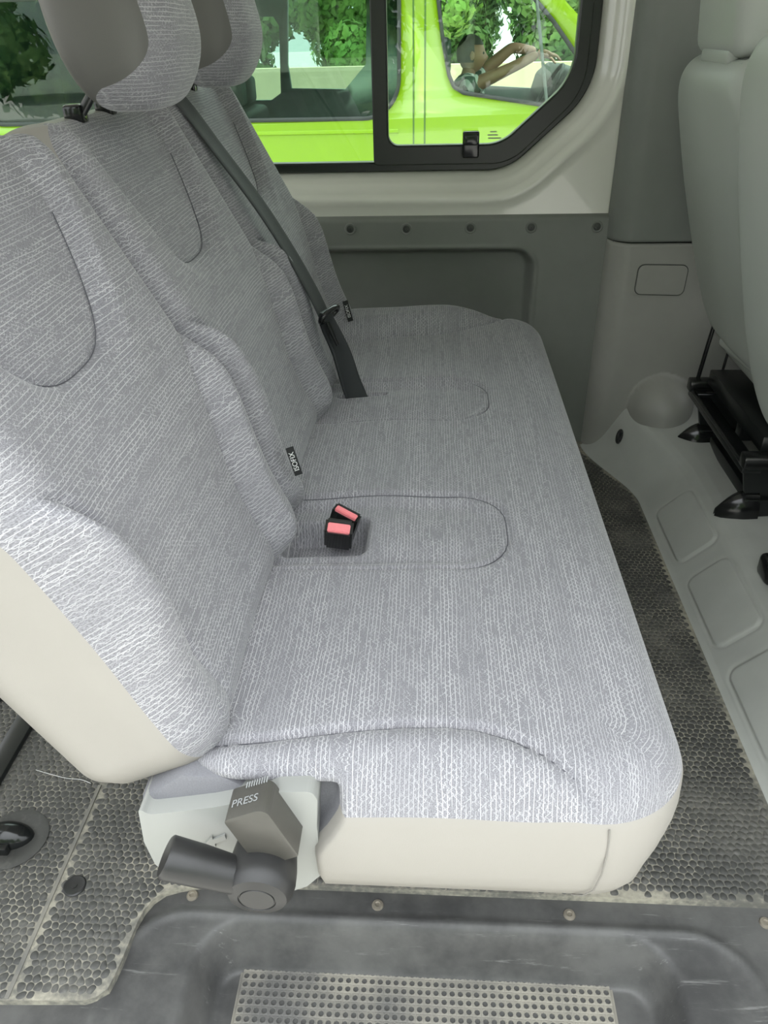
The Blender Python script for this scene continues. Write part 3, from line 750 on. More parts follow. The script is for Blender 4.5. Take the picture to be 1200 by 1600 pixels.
# ---- black child-seat anchor tags with white lettering
def iso(u0, v0, u1, v1, y, wpx):
    a, b = ony(u0, v0, y), ony(u1, v1, y); mid = (a + b) / 2
    xa = a - b; L = np.linalg.norm(xa); xa /= L                       # reads from the lower end up
    nrm = CAM - mid; nrm -= xa * (nrm @ xa); nrm /= np.linalg.norm(nrm); ya = np.cross(nrm, xa)
    m = frame(mid, xa, ya, nrm)
    bm = bmesh.new(); bmesh.ops.create_cube(bm, size=1.0)
    for v in bm.verts: v.co = Vector((v.co.x * L, v.co.y * wpx, v.co.z * 0.0016))
    bmesh.ops.bevel(bm, geom=list(bm.edges), offset=0.0005, segments=1, affect='EDGES'); bm.transform(m)
    o = P(link('anchor_tag', from_bm(bm, 'anchor_tag'), 'label_black'))
    t = text('tag_lettering', 'ISOFIX', 0.0105, m @ Matrix.Translation((0.0, 0, 0.0011)), 'white_print'); t.parent = o
iso(452, 699, 467, 742, 0.962, 0.0115); iso(539, 470, 548, 502, 1.775, 0.013); iso(491, 579, 503, 615, 1.36, 0.006)

# ---- moulded side shield, fold lever and release box at the near end
shp = [(215, 1262), (225, 1316), (243, 1352), (280, 1372), (370, 1398), (440, 1398), (480, 1385), (503, 1366), (499, 1330), (495, 1290), (496, 1250), (487, 1237), (432, 1238), (395, 1250), (330, 1262), (270, 1269), (232, 1273)]
YS = 0.482
sh2 = [(ony(u, v, YS)[0], ony(u, v, YS)[2]) for u, v in shp]
sh = P(prism('side_shield', [tuple(q) for q in rounded(sh2, 0.010, 4)], 'y', YS, 0.53, 'shield_plastic', None, 0.006, 3)); tag(sh, 'pale grey moulded plastic side shield')
P(prism('hinge_cover', [(-0.292, 0.30), (-0.10, 0.30), (-0.10, 0.345), (-0.150, 0.372), (-0.205, 0.412), (-0.25, 0.412), (-0.300, 0.372)], 'y', 0.500, 0.56, 'felt', None, 0.008, 2))
arr = [(317, 1320), (332, 1304), (333, 1309), (352, 1302), (354, 1309), (336, 1316), (338, 1321)]
ar = P(prism('arrow_mark', [(ony(u, v, YS)[0], ony(u, v, YS)[2]) for u, v in arr], 'y', YS - 0.0022, YS + 0.003, 'shield_plastic'))
YB = 0.450
fq = [ony(u, v, YB) for u, v in ((348, 1283), (413, 1264), (467, 1338), (404, 1356))]
bq = rounded([(q[0], q[2]) for q in fq][::-1], [0.006, 0.010, 0.003, 0.003][::-1], 5)
bx_ = P(prism('release_box', [tuple(q) for q in bq], 'y', YB, YS + 0.004, 'box_plastic', None, 0.0025, 2)); tag(bx_, 'black plastic release box with PRESS marking')
# its far side widens a little towards the shield
e1 = (fq[1] - fq[0]) / np.linalg.norm(fq[1] - fq[0]); e2 = np.array([0, 1.0, 0]); up = np.cross(e1, e2)
topc = (fq[0] + fq[1]) / 2
upv = -np.cross(e1, e2); upv = upv if upv[2] > 0 else -upv
mt = frame(topc + np.array([0, 0.016, 0]) + upv * 0.0006 - e1 * 0.002, e1, e2, upv)
t = text('box_lettering', 'PRESS', 0.012, mt, 'grey_print'); t.parent = bx_; t.matrix_parent_inverse = bx_.matrix_world.inverted()
for k in range(9):
    c = topc + np.array([0, 0.032, 0]) + e1 * (-0.004 + 0.0029 * k) + upv * 0.0004
    q = box('grip_rib', c - 0.0005, c + np.array([0.0007, 0.006, 0.0007]), 'grey_print', None); q.parent = bx_; q.matrix_parent_inverse = bx_.matrix_world.inverted()
hp = ony(428, 1341, YB)
q = lathe('box_screw', [(0.0042, -0.001), (0.0042, 0.0006), (0.0026, 0.0006), (0.0024, -0.0006)], (hp[0], YB, hp[2]), (0, -1, 0), 'label_black', None, 16); q.parent = bx_; q.matrix_parent_inverse = bx_.matrix_world.inverted()
# lever
YL = 0.425
kc = ony(402, 1403, YL); tip = ony(258, 1338, YL + 0.01); nk = ony(362, 1372, YL + 0.012)
lev = P(tube('fold_lever', [kc + np.array([-0.004, 0.030, 0.004]), nk + np.array([0, 0.004, 0]), (nk + tip) / 2 + np.array([0, 0.002, 0]), tip + (nk - tip) * 0.04, tip],
             [0.021, 0.0185, 0.0200, 0.0208, 0.0185], 'black_plastic', None, 24)); tag(lev, 'black plastic fold lever with round hub')
q = lathe('lever_hub', [(0.031, -0.058), (0.0350, -0.030), (0.0355, -0.016), (0.0340, -0.007), (0.0290, 0.000), (0.0190, 0.0026), (0.0185, 0.0014), (0.0175, 0.0014), (0.0170, 0.0026), (0.001, 0.0030)], kc, (0, -1, -0.05), 'black_plastic', None, 40)
q.parent = lev; q.matrix_parent_inverse = lev.matrix_world.inverted()

# ================================================================== BELT AND BUCKLES
def ribbon(name, pts, width, thick, mat, parent=None, wdir=(0, 1, 0)):
    Pn = [np.array(p, float) for p in pts]; V = []; m = len(Pn); ws = width if hasattr(width, '__len__') else [width] * m
    for i, p in enumerate(Pn):
        t = Pn[min(i + 1, m - 1)] - Pn[max(i - 1, 0)]; t /= np.linalg.norm(t)
        wd = np.array(wdir[i] if hasattr(wdir[0], '__len__') else wdir, float); wd -= t * (wd @ t); wd /= np.linalg.norm(wd); nn = np.cross(wd, t)
        h = ws[i] / 2
        for a, b in ((-1, -1), (-0.82, -1.6), (-0.6, -1), (0.6, -1), (0.82, -1.6), (1, -1), (1, 1), (0.82, 1.6), (0.6, 1), (-0.6, 1), (-0.82, 1.6), (-1, 1)):
            V.append(p + wd * a * h + nn * b * thick / 2)
    n = 12
    Fc = [(i * n + k, i * n + (k + 1) % n, (i + 1) * n + (k + 1) % n, (i + 1) * n + k) for i in range(m - 1) for k in range(n)] + [tuple(range(n))[::-1], tuple(range((m - 1) * n, m * n))]
    me = fixn(mesh(name, V, Fc)); me.set_sharp_from_angle(angle=math.radians(35))
    return link(name, me, mat, parent)
def ntop(w_, t, n): return np.array([n * C27 - t * S27, w_, n * S27 + t * C27])
bt = onz(560, 612, 0.415)
belt = thing('seat_belt', 'dark webbing seat belt running down between the two far backrests', 'seat belt', (bt[0], bt[1], 0.40))
bp = [ntop(1.450, 1.035, -0.02), ntop(1.450, 1.064, 0.005), ntop(1.452, 1.066, 0.038), ntop(1.452, 1.03, 0.050), ntop(1.454, 0.95, 0.060), ntop(1.456, 0.84, 0.074), ntop(1.454, 0.74, 0.080), ntop(1.448, 0.66, 0.081), ntop(1.440, 0.60, 0.078)]
def smooth_path(pts, k=5):
    Pn = [np.array(p, float) for p in pts]; out = []
    for i in range(len(Pn) - 1):
        p0, p1, p2, p3 = Pn[max(i - 1, 0)], Pn[i], Pn[i + 1], Pn[min(i + 2, len(Pn) - 1)]
        for j in range(k):
            t = j / k; out.append(0.5 * (2 * p1 + (p2 - p0) * t + (2 * p0 - 5 * p1 + 4 * p2 - p3) * t * t + (3 * p1 - p0 - 3 * p2 + p3) * t ** 3))
    out.append(Pn[-1]); return out
keep(ribbon('webbing', smooth_path(bp), 0.040, 0.0030, 'webbing', None, (0.30, 1, 0)), belt)
tg0 = bp[-1]
low = np.array([(onz(545, 614, 0.41)[0] + onz(578, 614, 0.41)[0]) / 2, 1.432, 0.405])
lp = [tg0 + np.array([0.0, 0, 0.02]), tg0, tg0 * 0.6 + low * 0.4 + np.array([0.003, 0, 0.004]), tg0 * 0.25 + low * 0.75, low]
keep(ribbon('belt_sleeve', smooth_path(lp, 4), [0.040] * 5 + [0.041] * 4 + [0.042] * 4 + [0.043] * 4, 0.0045, 'sleeve', None,
     [(0.35 + 0.75 * i / 16, 1 - 0.55 * i / 16, 0) for i in range(17)]), belt)
# tongue: oval plate with its slot, and the black grip
ctr = tg0 + np.array([0.006, 0, 0.012])
td = (bp[-2] - bp[-1]); td /= np.linalg.norm(td)
wv = np.array([0.5, 1, 0.0]); wv -= td * (wv @ td); wv /= np.linalg.norm(wv); nv = np.cross(wv, td)
ringp = [ctr + wv * 0.029 * math.cos(t) + (td * 0.35 + nv * 0.6) * 0.022 * math.sin(t) for t in np.linspace(0, 2 * math.pi, 25)]
keep(tube('belt_tongue', ringp, 0.0050, 'gloss_black', None, 10), belt)
g0 = ctr - wv * 0.020 - td * 0.010 + nv * 0.004
keep(tube('tongue_blade', [g0, g0 - td * 0.022 - wv * 0.002, g0 - td * 0.046 - wv * 0.002], [0.011, 0.012, 0.009], 'gloss_black', None, 12, True, (1.0, 0.40)), belt)

def buckle(ca, face_up, across, label, bw=0.040, bh=0.024, L=0.060):
    """ca: centre of the top face; face_up: direction the mouth looks; across: long side of the mouth"""
    z = Vector(face_up).normalized(); x = Vector(across); x = (x - z * x.dot(z)).normalized(); y = z.cross(x)
    root = thing('seat_belt_buckle', label, 'buckle', (ca[0], ca[1], 0.36), 'buckles in the cushion pocket')
    m = frame(ca, x, y, z)
    def bxl(nm, lo, hi, mat, bev):
        bm = bmesh.new(); bmesh.ops.create_cube(bm, size=1.0); lo, hi = np.array(lo), np.array(hi); c = (lo + hi) / 2; s_ = hi - lo
        for v in bm.verts: v.co = Vector((v.co.x * s_[0] + c[0], v.co.y * s_[1] + c[1], v.co.z * s_[2] + c[2]))
        bmesh.ops.bevel(bm, geom=list(bm.edges), offset=bev, segments=2, affect='EDGES'); bm.transform(m)
        return keep(link(nm, from_bm(bm, nm, angle=40), mat), root)
    bxl('buckle_body', (-bw / 2, -bh / 2, -L), (bw / 2, bh / 2, 0), 'gloss_black', 0.003)
    bxl('release_button', (-bw / 2 + 0.004, -bh / 2 + 0.0015, -0.01), (bw / 2 - 0.004, bh / 2 - 0.0085, 0.0022), 'button_red', 0.0012)
    bxl('buckle_slot', (-bw / 2 + 0.005, bh / 2 - 0.0065, -0.01), (bw / 2 - 0.005, bh / 2 - 0.0035, 0.0004), 'label_black', 0.0003)
    bxl('button_mark', (-0.007, -bh / 2 + 0.0035, 0.001), (0.007, -bh / 2 + 0.0075, 0.0027), 'button_red', 0.0004)
b1 = onz(530, 822, 0.452); b2 = onz(543, 799, 0.448)
buckle((b1[0], b1[1], b1[2]), (0.12, -0.55, 0.85), (1, -0.03, -0.1), 'black belt buckle with pink-red button lying flat at front of pocket')
buckle((b2[0], b2[1], b2[2]), (0.30, -0.20, 0.95), (1, -0.35, -0.25), 'black belt buckle with pink-red button tilted behind the other one', 0.042, 0.020)

# ---- stitched seams of the cushion and backrests
def surf(x, y):
    a, b = np.array([x - cxm]), np.array([y - cym]); zz = feat_cushion(a, b, np.zeros(1))[0]
    e = min(x - CX0, CX1 - x, y - CY0, CY1 - y)
    drop = 0.0 if e > 0.06 else 0.06 * (1 - math.sqrt(max(0.0, 1 - ((0.06 - e) / 0.06) ** 2)))
    return np.array([x, y, CZ + zz - drop + 0.0012])
def seam_line(pts):
    d = []
    for p, q in zip(pts[:-1], pts[1:]):
        n = max(2, int(math.hypot(q[0] - p[0], q[1] - p[1]) / 0.006))
        for k in range(n): d.append((p[0] + (q[0] - p[0]) * k / n, p[1] + (q[1] - p[1]) * k / n))
    d.append(pts[-1])
    o = tube('cushion_seam', [surf(*p) for p in d], 0.0007, 'stitch_dark', None, 5)
    o.parent = cush; o.matrix_parent_inverse = cush.matrix_world.inverted()
bpy.context.view_layer.update()
seam_line([p for p in bol[:-3]]); seam_line(fbol[1:-1])
for yc in (0.936, 1.396):
    h, r, x1 = 0.096, 0.075, 0.112
    seam_line([(-0.20, yc - h)] + [(x1 - r + r * math.sin(t), yc - h + r - r * math.cos(t)) for t in np.linspace(0, math.pi / 2, 9)] +
              [(x1 - r + r * math.cos(t), yc + h - r + r * math.sin(t)) for t in np.linspace(0, math.pi / 2, 9)] + [(-0.20, yc + h)])

# ================================================================== FRONT SEATS
def front_seat(name, label, yc, W, xb, zb, zt_, rec, cat='car seat'):
    cr, sr = math.cos(math.radians(rec)), math.sin(math.radians(rec)); Hh = (zt_ - zb) / cr
    root = thing(name, label, cat, (xb + 0.1, yc, 0.1))
    def pl_(a, b, n, m):
        t = b + Hh / 2; taper = 1 - 0.06 * sm(-t, -0.20, 0.0) - 0.05 * sm(t, Hh - 0.25, Hh)
        return np.stack([xb - t * sr - n * cr, yc + a * taper, zb + t * cr - n * sr], -1)
    def ft(a, b, m):
        return (0.012 * np.cos(np.clip(a / (W / 2), -1, 1) * math.pi / 2) + 0.010 * np.cos(b / Hh * math.pi)) * np.exp(-(np.maximum(m - 0.1, 0) / 0.05) ** 2)
    r = pad(W, Hh, 0.10, 0.045, [(0.0, 0.05), (-0.004, 0.10), (-0.03, 0.125), (-0.15, 0.13)], 0.012, ft, lambda fm, fa, fb, fA, fB: ((fB > Hh / 2 - 0.10 + 0.118) & (np.abs(fA) < W / 2 - 0.10)).astype(int), pl_, ['backrest', 'top_panel'], ['seat_vinyl_grey', 'dark_vinyl'], None)
    keep(r[0], root); keep(r[1], root)
    # piped seam along the top edge
    tp = [np.array([xb - Hh * sr - (-0.026) * cr + 0.0, yc + s * (W / 2 - 0.10), zb + Hh * cr + 0.004]) for s in (-1, 1)]
    keep(tube('top_seam', [tp[0], (tp[0] + tp[1]) / 2 + np.array([0, 0, 0.003]), tp[1]], 0.0018, 'seat_vinyl_grey', None, 6), root)
    return root, cr, sr, Hh
dr, cr, sr, Hh = front_seat('driver_seat', 'single grey vinyl front seat on a black frame beside the pillar', 1.685, 0.475, 0.680, 0.40, 0.975, 17.5)
hb = box('headrest', (-0.052, -0.128, -0.125), (0.052, 0.128, 0.125), 'seat_vinyl_grey', None, 0.030, 5)
hb.data.transform(Matrix.Translation((0.552, 1.685, 1.112)) @ Matrix.Rotation(math.radians(-6), 4, 'Y')); keep(hb, dr)
hb2 = box('headrest_base', (0.515, 1.60, 0.972), (0.585, 1.77, 1.002), 'seat_vinyl_grey', None, 0.010, 3); keep(hb2, dr)
for s in (-1, 1):
    keep(tube('headrest_post', [(0.566, 1.685 + s * 0.06, 1.0), (0.560, 1.685 + s * 0.06, 0.94)], 0.007, 'gloss_black', None, 10), dr)
    keep(lathe('post_guide', [(0.016, -0.004), (0.016, 0.006), (0.011, 0.012), (0.008, 0.012)], (0.552, 1.685 + s * 0.06, 0.972), (-0.25, 0, 1), 'black_plastic', None, 16), dr)
keep(box('seat_cushion', (0.72, 1.46, 0.33), (1.22, 1.91, 0.47), 'seat_vinyl_grey', None, 0.04, 4), dr)
# frame under it
ZF = 0.25
keep(box('cross_plate', (0.664, 1.47, 0.222), (0.705, 1.885, 0.236), 'black_metal', None, 0.003, 2), dr)
keep(tube('rear_bar', [(0.668, 1.462, 0.240), (0.668, 1.892, 0.240)], 0.0055, 'gloss_black', None, 10), dr)
for yy in (1.475, 1.880):
    keep(box('side_channel', (0.660, yy - 0.016, 0.236), (1.20, yy + 0.016, 0.268), 'gloss_black', None, 0.005, 2), dr)
keep(box('seat_pan', (0.70, 1.49, 0.262), (1.18, 1.865, 0.30), 'black_metal', None, 0.004, 2), dr)
keep(tube('adjuster_motor', [(0.80, 1.60, 0.235), (0.80, 1.80, 0.235)], 0.032, 'black_plastic', None, 18), dr)
keep(box('pan_rib', (0.72, 1.655, 0.205), (1.16, 1.685, 0.245), 'black_metal', None, 0.004, 2), dr)
for yy in (1.500, 1.842):
    keep(box('slide_rail', (0.69, yy - 0.020, 0.100), (1.25, yy + 0.020, 0.150), 'black_metal', None, 0.005, 2), dr)
    keep(prism('leg_plate', [(0.70, 0.13), (0.80, 0.13), (0.78, 0.245), (0.672, 0.245)], 'y', yy - 0.006, yy + 0.006, 'black_metal', None, 0.002, 1), dr)
    # rounded end cap of the rail
    na, nb = 14, 12; V = []
    for i in range(na):
        t = i / (na - 1)
        for j in range(nb):
            th = math.pi * j / (nb - 1)
            rr = math.sin(min(1.0, t * 1.25 + 0.08) * math.pi / 2)
            V.append((0.640 + 0.085 * t, yy - 0.030 * rr * math.cos(th), 0.098 + (0.012 + 0.052 * rr) * math.sin(th)))
    me = fixn(mesh('rail_cap', V, gridfaces(na, nb)))
    keep(link('rail_cap', me, 'gloss_black'), dr)
keep(box('slide_plate', (0.72, 1.53, 0.100), (0.745, 1.82, 0.135), 'black_metal', None, 0.004, 2), dr)
keep(tube('recliner_rod', [(0.700, 1.885, 0.47), (0.690, 1.886, 0.36), (0.682, 1.886, 0.265)], 0.0055, 'gloss_black', None, 8), dr)
keep(tube('release_cable', [(0.725, 1.86, 0.46), (0.735, 1.865, 0.36), (0.730, 1.865, 0.27)], 0.0035, 'black_plastic', None, 8), dr)
keep(tube('lumbar_tube', [(0.70, 1.80, 0.40), (0.73, 1.68, 0.385), (0.735, 1.50, 0.375)], 0.020, 'seat_vinyl_grey', None, 14), dr)

ps, _, _, _ = front_seat('passenger_seat', 'wide grey vinyl front seat overlapping the single one behind it', 0.935, 0.935, 0.615, 0.40, 1.03, 15.0)
keep(box('seat_cushion', (0.70, 0.52, 0.30), (1.20, 1.35, 0.46), 'seat_vinyl_grey', None, 0.04, 4), ps)
keep(box('seat_box', (0.78, 0.56, 0.112), (1.15, 1.32, 0.31), 'black_metal', None, 0.01, 2), ps)
pc = onz(1202, 892, 0.12)
keep(box('rail_cap', (pc[0] - 0.016, pc[1] - 0.03, 0.100), (0.80, pc[1] + 0.028, 0.150), 'gloss_black', None, 0.012, 3), ps)

# ================================================================== SMALL THINGS ON THE FLOOR BEHIND THE BENCH
an = onz(22, 1312, 0.0)
anc = thing('floor_anchor', 'glossy black seat anchor set in the floor mat behind the bench', 'anchor', (an[0], an[1], 0))
keep(lathe('anchor_cup', [(0.050, -0.001), (0.052, 0.003), (0.044, 0.0050), (0.036, 0.003), (0.001, 0.002)], (an[0], an[1], 0), (0, 0, 1), 'pebble_rubber', None, 32), anc)
sp2 = bmesh.new(); bmesh.ops.create_uvsphere(sp2, u_segments=24, v_segments=14, radius=1.0)
for v in sp2.verts:
    v.co = Vector((an[0] - 0.006 + v.co.x * 0.036 - 0.008 * v.co.z, an[1] + v.co.y * 0.022 + 0.004 * v.co.x, max(0.0, 0.006 + v.co.z * 0.026)))
keep(link('anchor_hook', from_bm(sp2, 'anchor_hook', smooth=True), 'gloss_black'), anc)
keep(box('anchor_plate', (an[0] - 0.050, an[1] - 0.030, 0.001), (an[0] + 0.006, an[1] - 0.016, 0.018), 'gloss_black', None, 0.004, 2), anc)
rl = thing('floor_rail', 'black steel seat rail on the floor behind the bench', 'rail', (-0.722, 0.98, 0))
keep(box('rail_bar', (-0.740, 0.66, -0.001), (-0.704, 1.30, 0.012), 'black_metal', None, 0.003, 2), rl)
keep(box('rail_foot', (-0.90, 0.975, -0.001), (-0.705, 1.02, 0.020), 'black_metal', None, 0.004, 2), rl)
hp_ = [onz(u, v, 0.0025) for u, v in ((56, 1203), (80, 1210), (104, 1216), (126, 1218), (142, 1224))]
th_ = tube('loose_thread', smooth_path(hp_, 4), 0.0005, 'white_print', None, 6); tag(th_, 'thin pale loose thread lying on the floor mat', 'thread')

# ================================================================== OUTSIDE
GZ = -0.62
gm = bmesh.new(); bmesh.ops.create_grid(gm, x_segments=8, y_segments=8, size=70.0)
gr = link('floor_ground', from_bm(gm, 'floor_ground'), 'asphalt'); gr.location = (0, 0, GZ); tag(struct(gr), 'pale grey asphalt of the parking area', 'ground')
# ---- lime green van parked alongside
YV, YV2 = 6.20, 8.05
van = thing('green_van', 'lime green passenger van parked alongside, seen through the window', 'van', (-1.2, (YV + YV2) / 2, GZ))
def K(o): return keep(o, van)
def vpt(u, v, y=YV): p = ony(u, v, y); return (p[0], p[2])
sil = [(-3.62, -0.30), (2.15, -0.30), (2.22, 0.05), (2.10, 0.30), (1.62, 0.50), (0.86, 1.16), (0.62, 1.33), (0.2, 1.40), (-3.45, 1.40), (-3.60, 1.20), (-3.66, 0.4)]
body = prism('body', [tuple(q) for q in rounded(sil, 0.08, 5)], 'y', YV, YV2, 'lime_paint', None, 0.0)
inn_s = [(-3.52, -0.18), (1.30, -0.18), (1.35, 0.30), (1.05, 0.76), (0.78, 1.12), (0.58, 1.28), (-3.4, 1.30)]
c0 = prism('cut', inn_s, 'y', YV + 0.07, YV2 - 0.07, 'cabin_grey')
rear_win = rounded([(-3.30, 0.475), (-0.245, 0.468), (-0.235, 1.26), (-3.28, 1.26)], [0.10, 0.26, 0.08, 0.08], 12)
fd = [vpt(683, 0), vpt(690, 60), vpt(700, 118), vpt(708, 137), vpt(724, 147), vpt(790, 157), vpt(862, 168)]
front_win = [(-0.005, 1.255)] + fd + [(1.18, 0.50), (1.24, 0.56), (1.02, 0.80), (0.80, 1.05), (0.60, 1.24)]
c1 = prism('cut', [tuple(q) for q in rear_win], 'y', YV - 0.1, YV + 0.2, 'lime_paint')
c2 = prism('cut', [tuple(q) for q in rounded(front_win, 0.02, 3)], 'y', YV - 0.1, YV + 0.2, 'lime_paint')
# far side openings of the same van
fy = YV2 - 0.03
fa = [vpt(456, 138, fy), vpt(540, 139, fy), vpt(572, 100, fy), vpt(574, -40, fy), vpt(450, -40, fy), vpt(450, 100, fy)]
fb = [vpt(300, 157, fy), vpt(425, 156, fy), vpt(440, 145, fy), vpt(437, 40, fy), vpt(428, 26, fy), vpt(300, 28, fy)]
fc = [vpt(-120, 160, fy), vpt(60, 150, fy), vpt(52, 110, fy), vpt(50, -10, fy), vpt(-120, -10, fy)]
fdw = [vpt(690, 130, fy), vpt(880, 140, fy), vpt(960, 125, fy), vpt(820, -20, fy), vpt(690, -20, fy)]
cs = [prism('cut', q, 'y', YV2 - 0.2, YV2 + 0.1, 'cabin_grey') for q in (fa, fb, fc, fdw)]
c6 = box('cut', (0.66, YV + 0.16, 0.60), (1.9, YV2 - 0.16, 1.20), 'cabin_grey')
boolean(body, [c0, c1, c2, c6] + cs)
K(body)
K(prism('rear_side_glass', [tuple(q) for q in rear_win], 'y', YV + 0.012, YV + 0.016, 'glass_dark'))
K(prism('front_door_glass', [tuple(q) for q in rounded(front_win, 0.02, 3)], 'y', YV + 0.014, YV + 0.018, 'glass'))
def gasket(nm, pts, d, n, y):
    A = resample([tuple(q) for q in pts], n)
    if area(A) < 0: A = A[::-1]
    o = link(nm, loops_mesh(nm, [xz(offset_loop(A, 0.006), y + 0.004), xz(offset_loop(A, 0.003), y - 0.006), xz(offset_loop(A, -d), y - 0.004), xz(offset_loop(A, -d), y + 0.03)]), 'dash_dark'); return K(o)
gasket('front_window_seal', rounded(front_win, 0.02, 3), 0.020, 200, YV)
gasket('rear_window_seal', rear_win, 0.022, 220, YV)
a, b = vpt(838, -10), vpt(855, 166)
K(tube('quarter_light_bar', [(a[0], YV + 0.008, a[1]), (b[0], YV + 0.008, b[1])], 0.022, 'cabin_grey', None, 10, True, (1, 0.5)))
for u in (646, 664):
    p = vpt(u, 120)[0]; K(box('door_gap', (p - 0.006, YV - 0.002, -0.25), (p + 0.006, YV + 0.01, 1.30), 'lime_shadow_gap'))
K(prism('door_crease', [(YV + 0.02, 0.42), (YV - 0.010, 0.400), (YV - 0.012, 0.385), (YV + 0.02, 0.36)], 'x', -3.5, -0.26, 'lime_paint'))
K(box('waist_moulding', (-3.5, YV - 0.02, -0.02), (1.6, YV + 0.02, 0.06), 'dash_dark', None, 0.008, 2))
for x in (-2.75, 1.45):
    for y in (YV + 0.10, YV2 - 0.10):
        q = K(lathe('wheel', [(0.05, -0.10), (0.31, -0.10), (0.33, -0.06), (0.33, 0.06), (0.31, 0.10), (0.20, 0.105), (0.19, 0.08), (0.02, 0.08)], (x, y, GZ + 0.33), (0, -1, 0), 'tyre', None, 36))
K(box('tail_lamp', (-3.68, YV2 - 0.14, 0.20), (-3.55, YV2 + 0.005, 0.72), 'tail_red', None, 0.02, 2))
K(box('cabin_floor', (-3.5, YV + 0.08, -0.20), (1.30, YV2 - 0.08, -0.15), 'cabin_grey'))
# seats and dashboard inside it
for x in (-2.55, -1.65):
    K(box('rear_seat_back', (x, YV + 0.25, -0.15), (x + 0.16, YV2 - 0.30, 0.47), 'dash_dark', None, 0.05, 3))
    for yy in (YV + 0.5, YV + 1.0, YV + 1.4): K(box('rear_headrest', (x - 0.03, yy - 0.12, 0.49), (x + 0.07, yy + 0.12, 0.70), 'cabin_grey', None, 0.04, 3))
K(prism('dashboard', [(0.98, 0.30), (0.86, 0.52), (0.90, 0.66), (1.00, 0.74), (1.15, 0.72), (1.30, 0.55), (1.30, -0.1), (1.05, -0.1)], 'y', YV + 0.09, YV2 - 0.09, 'dash_dark', None, 0.02, 2))
sy = YV + 0.50
K(box('front_seat_back', (-0.02, sy - 0.24, -0.10), (0.13, sy + 0.24, 0.68), 'cabin_grey', None, 0.05, 3))
K(box('front_headrest', (0.02, sy - 0.13, 0.72), (0.12, sy + 0.13, 0.96), 'cabin_grey', None, 0.04, 3))
K(box('front_seat_cushion', (0.10, sy - 0.24, -0.15), (0.62, sy + 0.24, 0.12), 'cabin_grey', None, 0.05, 3))
wc = np.array([0.86, sy, 0.60]); wax = np.array([-0.86, 0, 0.5]); wax /= np.linalg.norm(wax); wu = np.array([0, 1.0, 0]); wv2 = np.cross(wax, wu)
sw = K(tube('steering_wheel', [wc + 0.19 * (math.cos(t) * wu + math.sin(t) * wv2) for t in np.linspace(0, 2 * math.pi, 33)], 0.014, 'dash_dark', None, 10))

# ---- person at the wheel
pm = thing('person', 'person in patterned shirt reaching forward inside the green van', 'person', (0.22, sy, 0.02))
def at(u, v, y): return ony(u, v, y)
def skinned(name, verts, edges, mat, parent, sub=2):
    me = bpy.data.meshes.new(name); me.from_pydata([tuple(v[0]) for v in verts], edges, [])
    o = bpy.data.objects.new(name, me); COL.objects.link(o)
    md = o.modifiers.new('skin', 'SKIN'); md.use_smooth_shade = True
    for k, v in enumerate(verts):
        r = v[1]; o.data.skin_vertices[0].data[k].radius = r if hasattr(r, '__len__') else (r, r)
    o.data.skin_vertices[0].data[0].use_root = True
    ms = o.modifiers.new('sub', 'SUBSURF'); ms.levels = sub; ms.render_levels = sub
    bpy.context.view_layer.update()
    m2 = bpy.data.meshes.new_from_object(o.evaluated_get(bpy.context.evaluated_depsgraph_get())); bpy.data.objects.remove(o, do_unlink=True)
    m2.polygons.foreach_set('use_smooth', [True] * len(m2.polygons))
    return keep(link(name, m2, mat), parent)
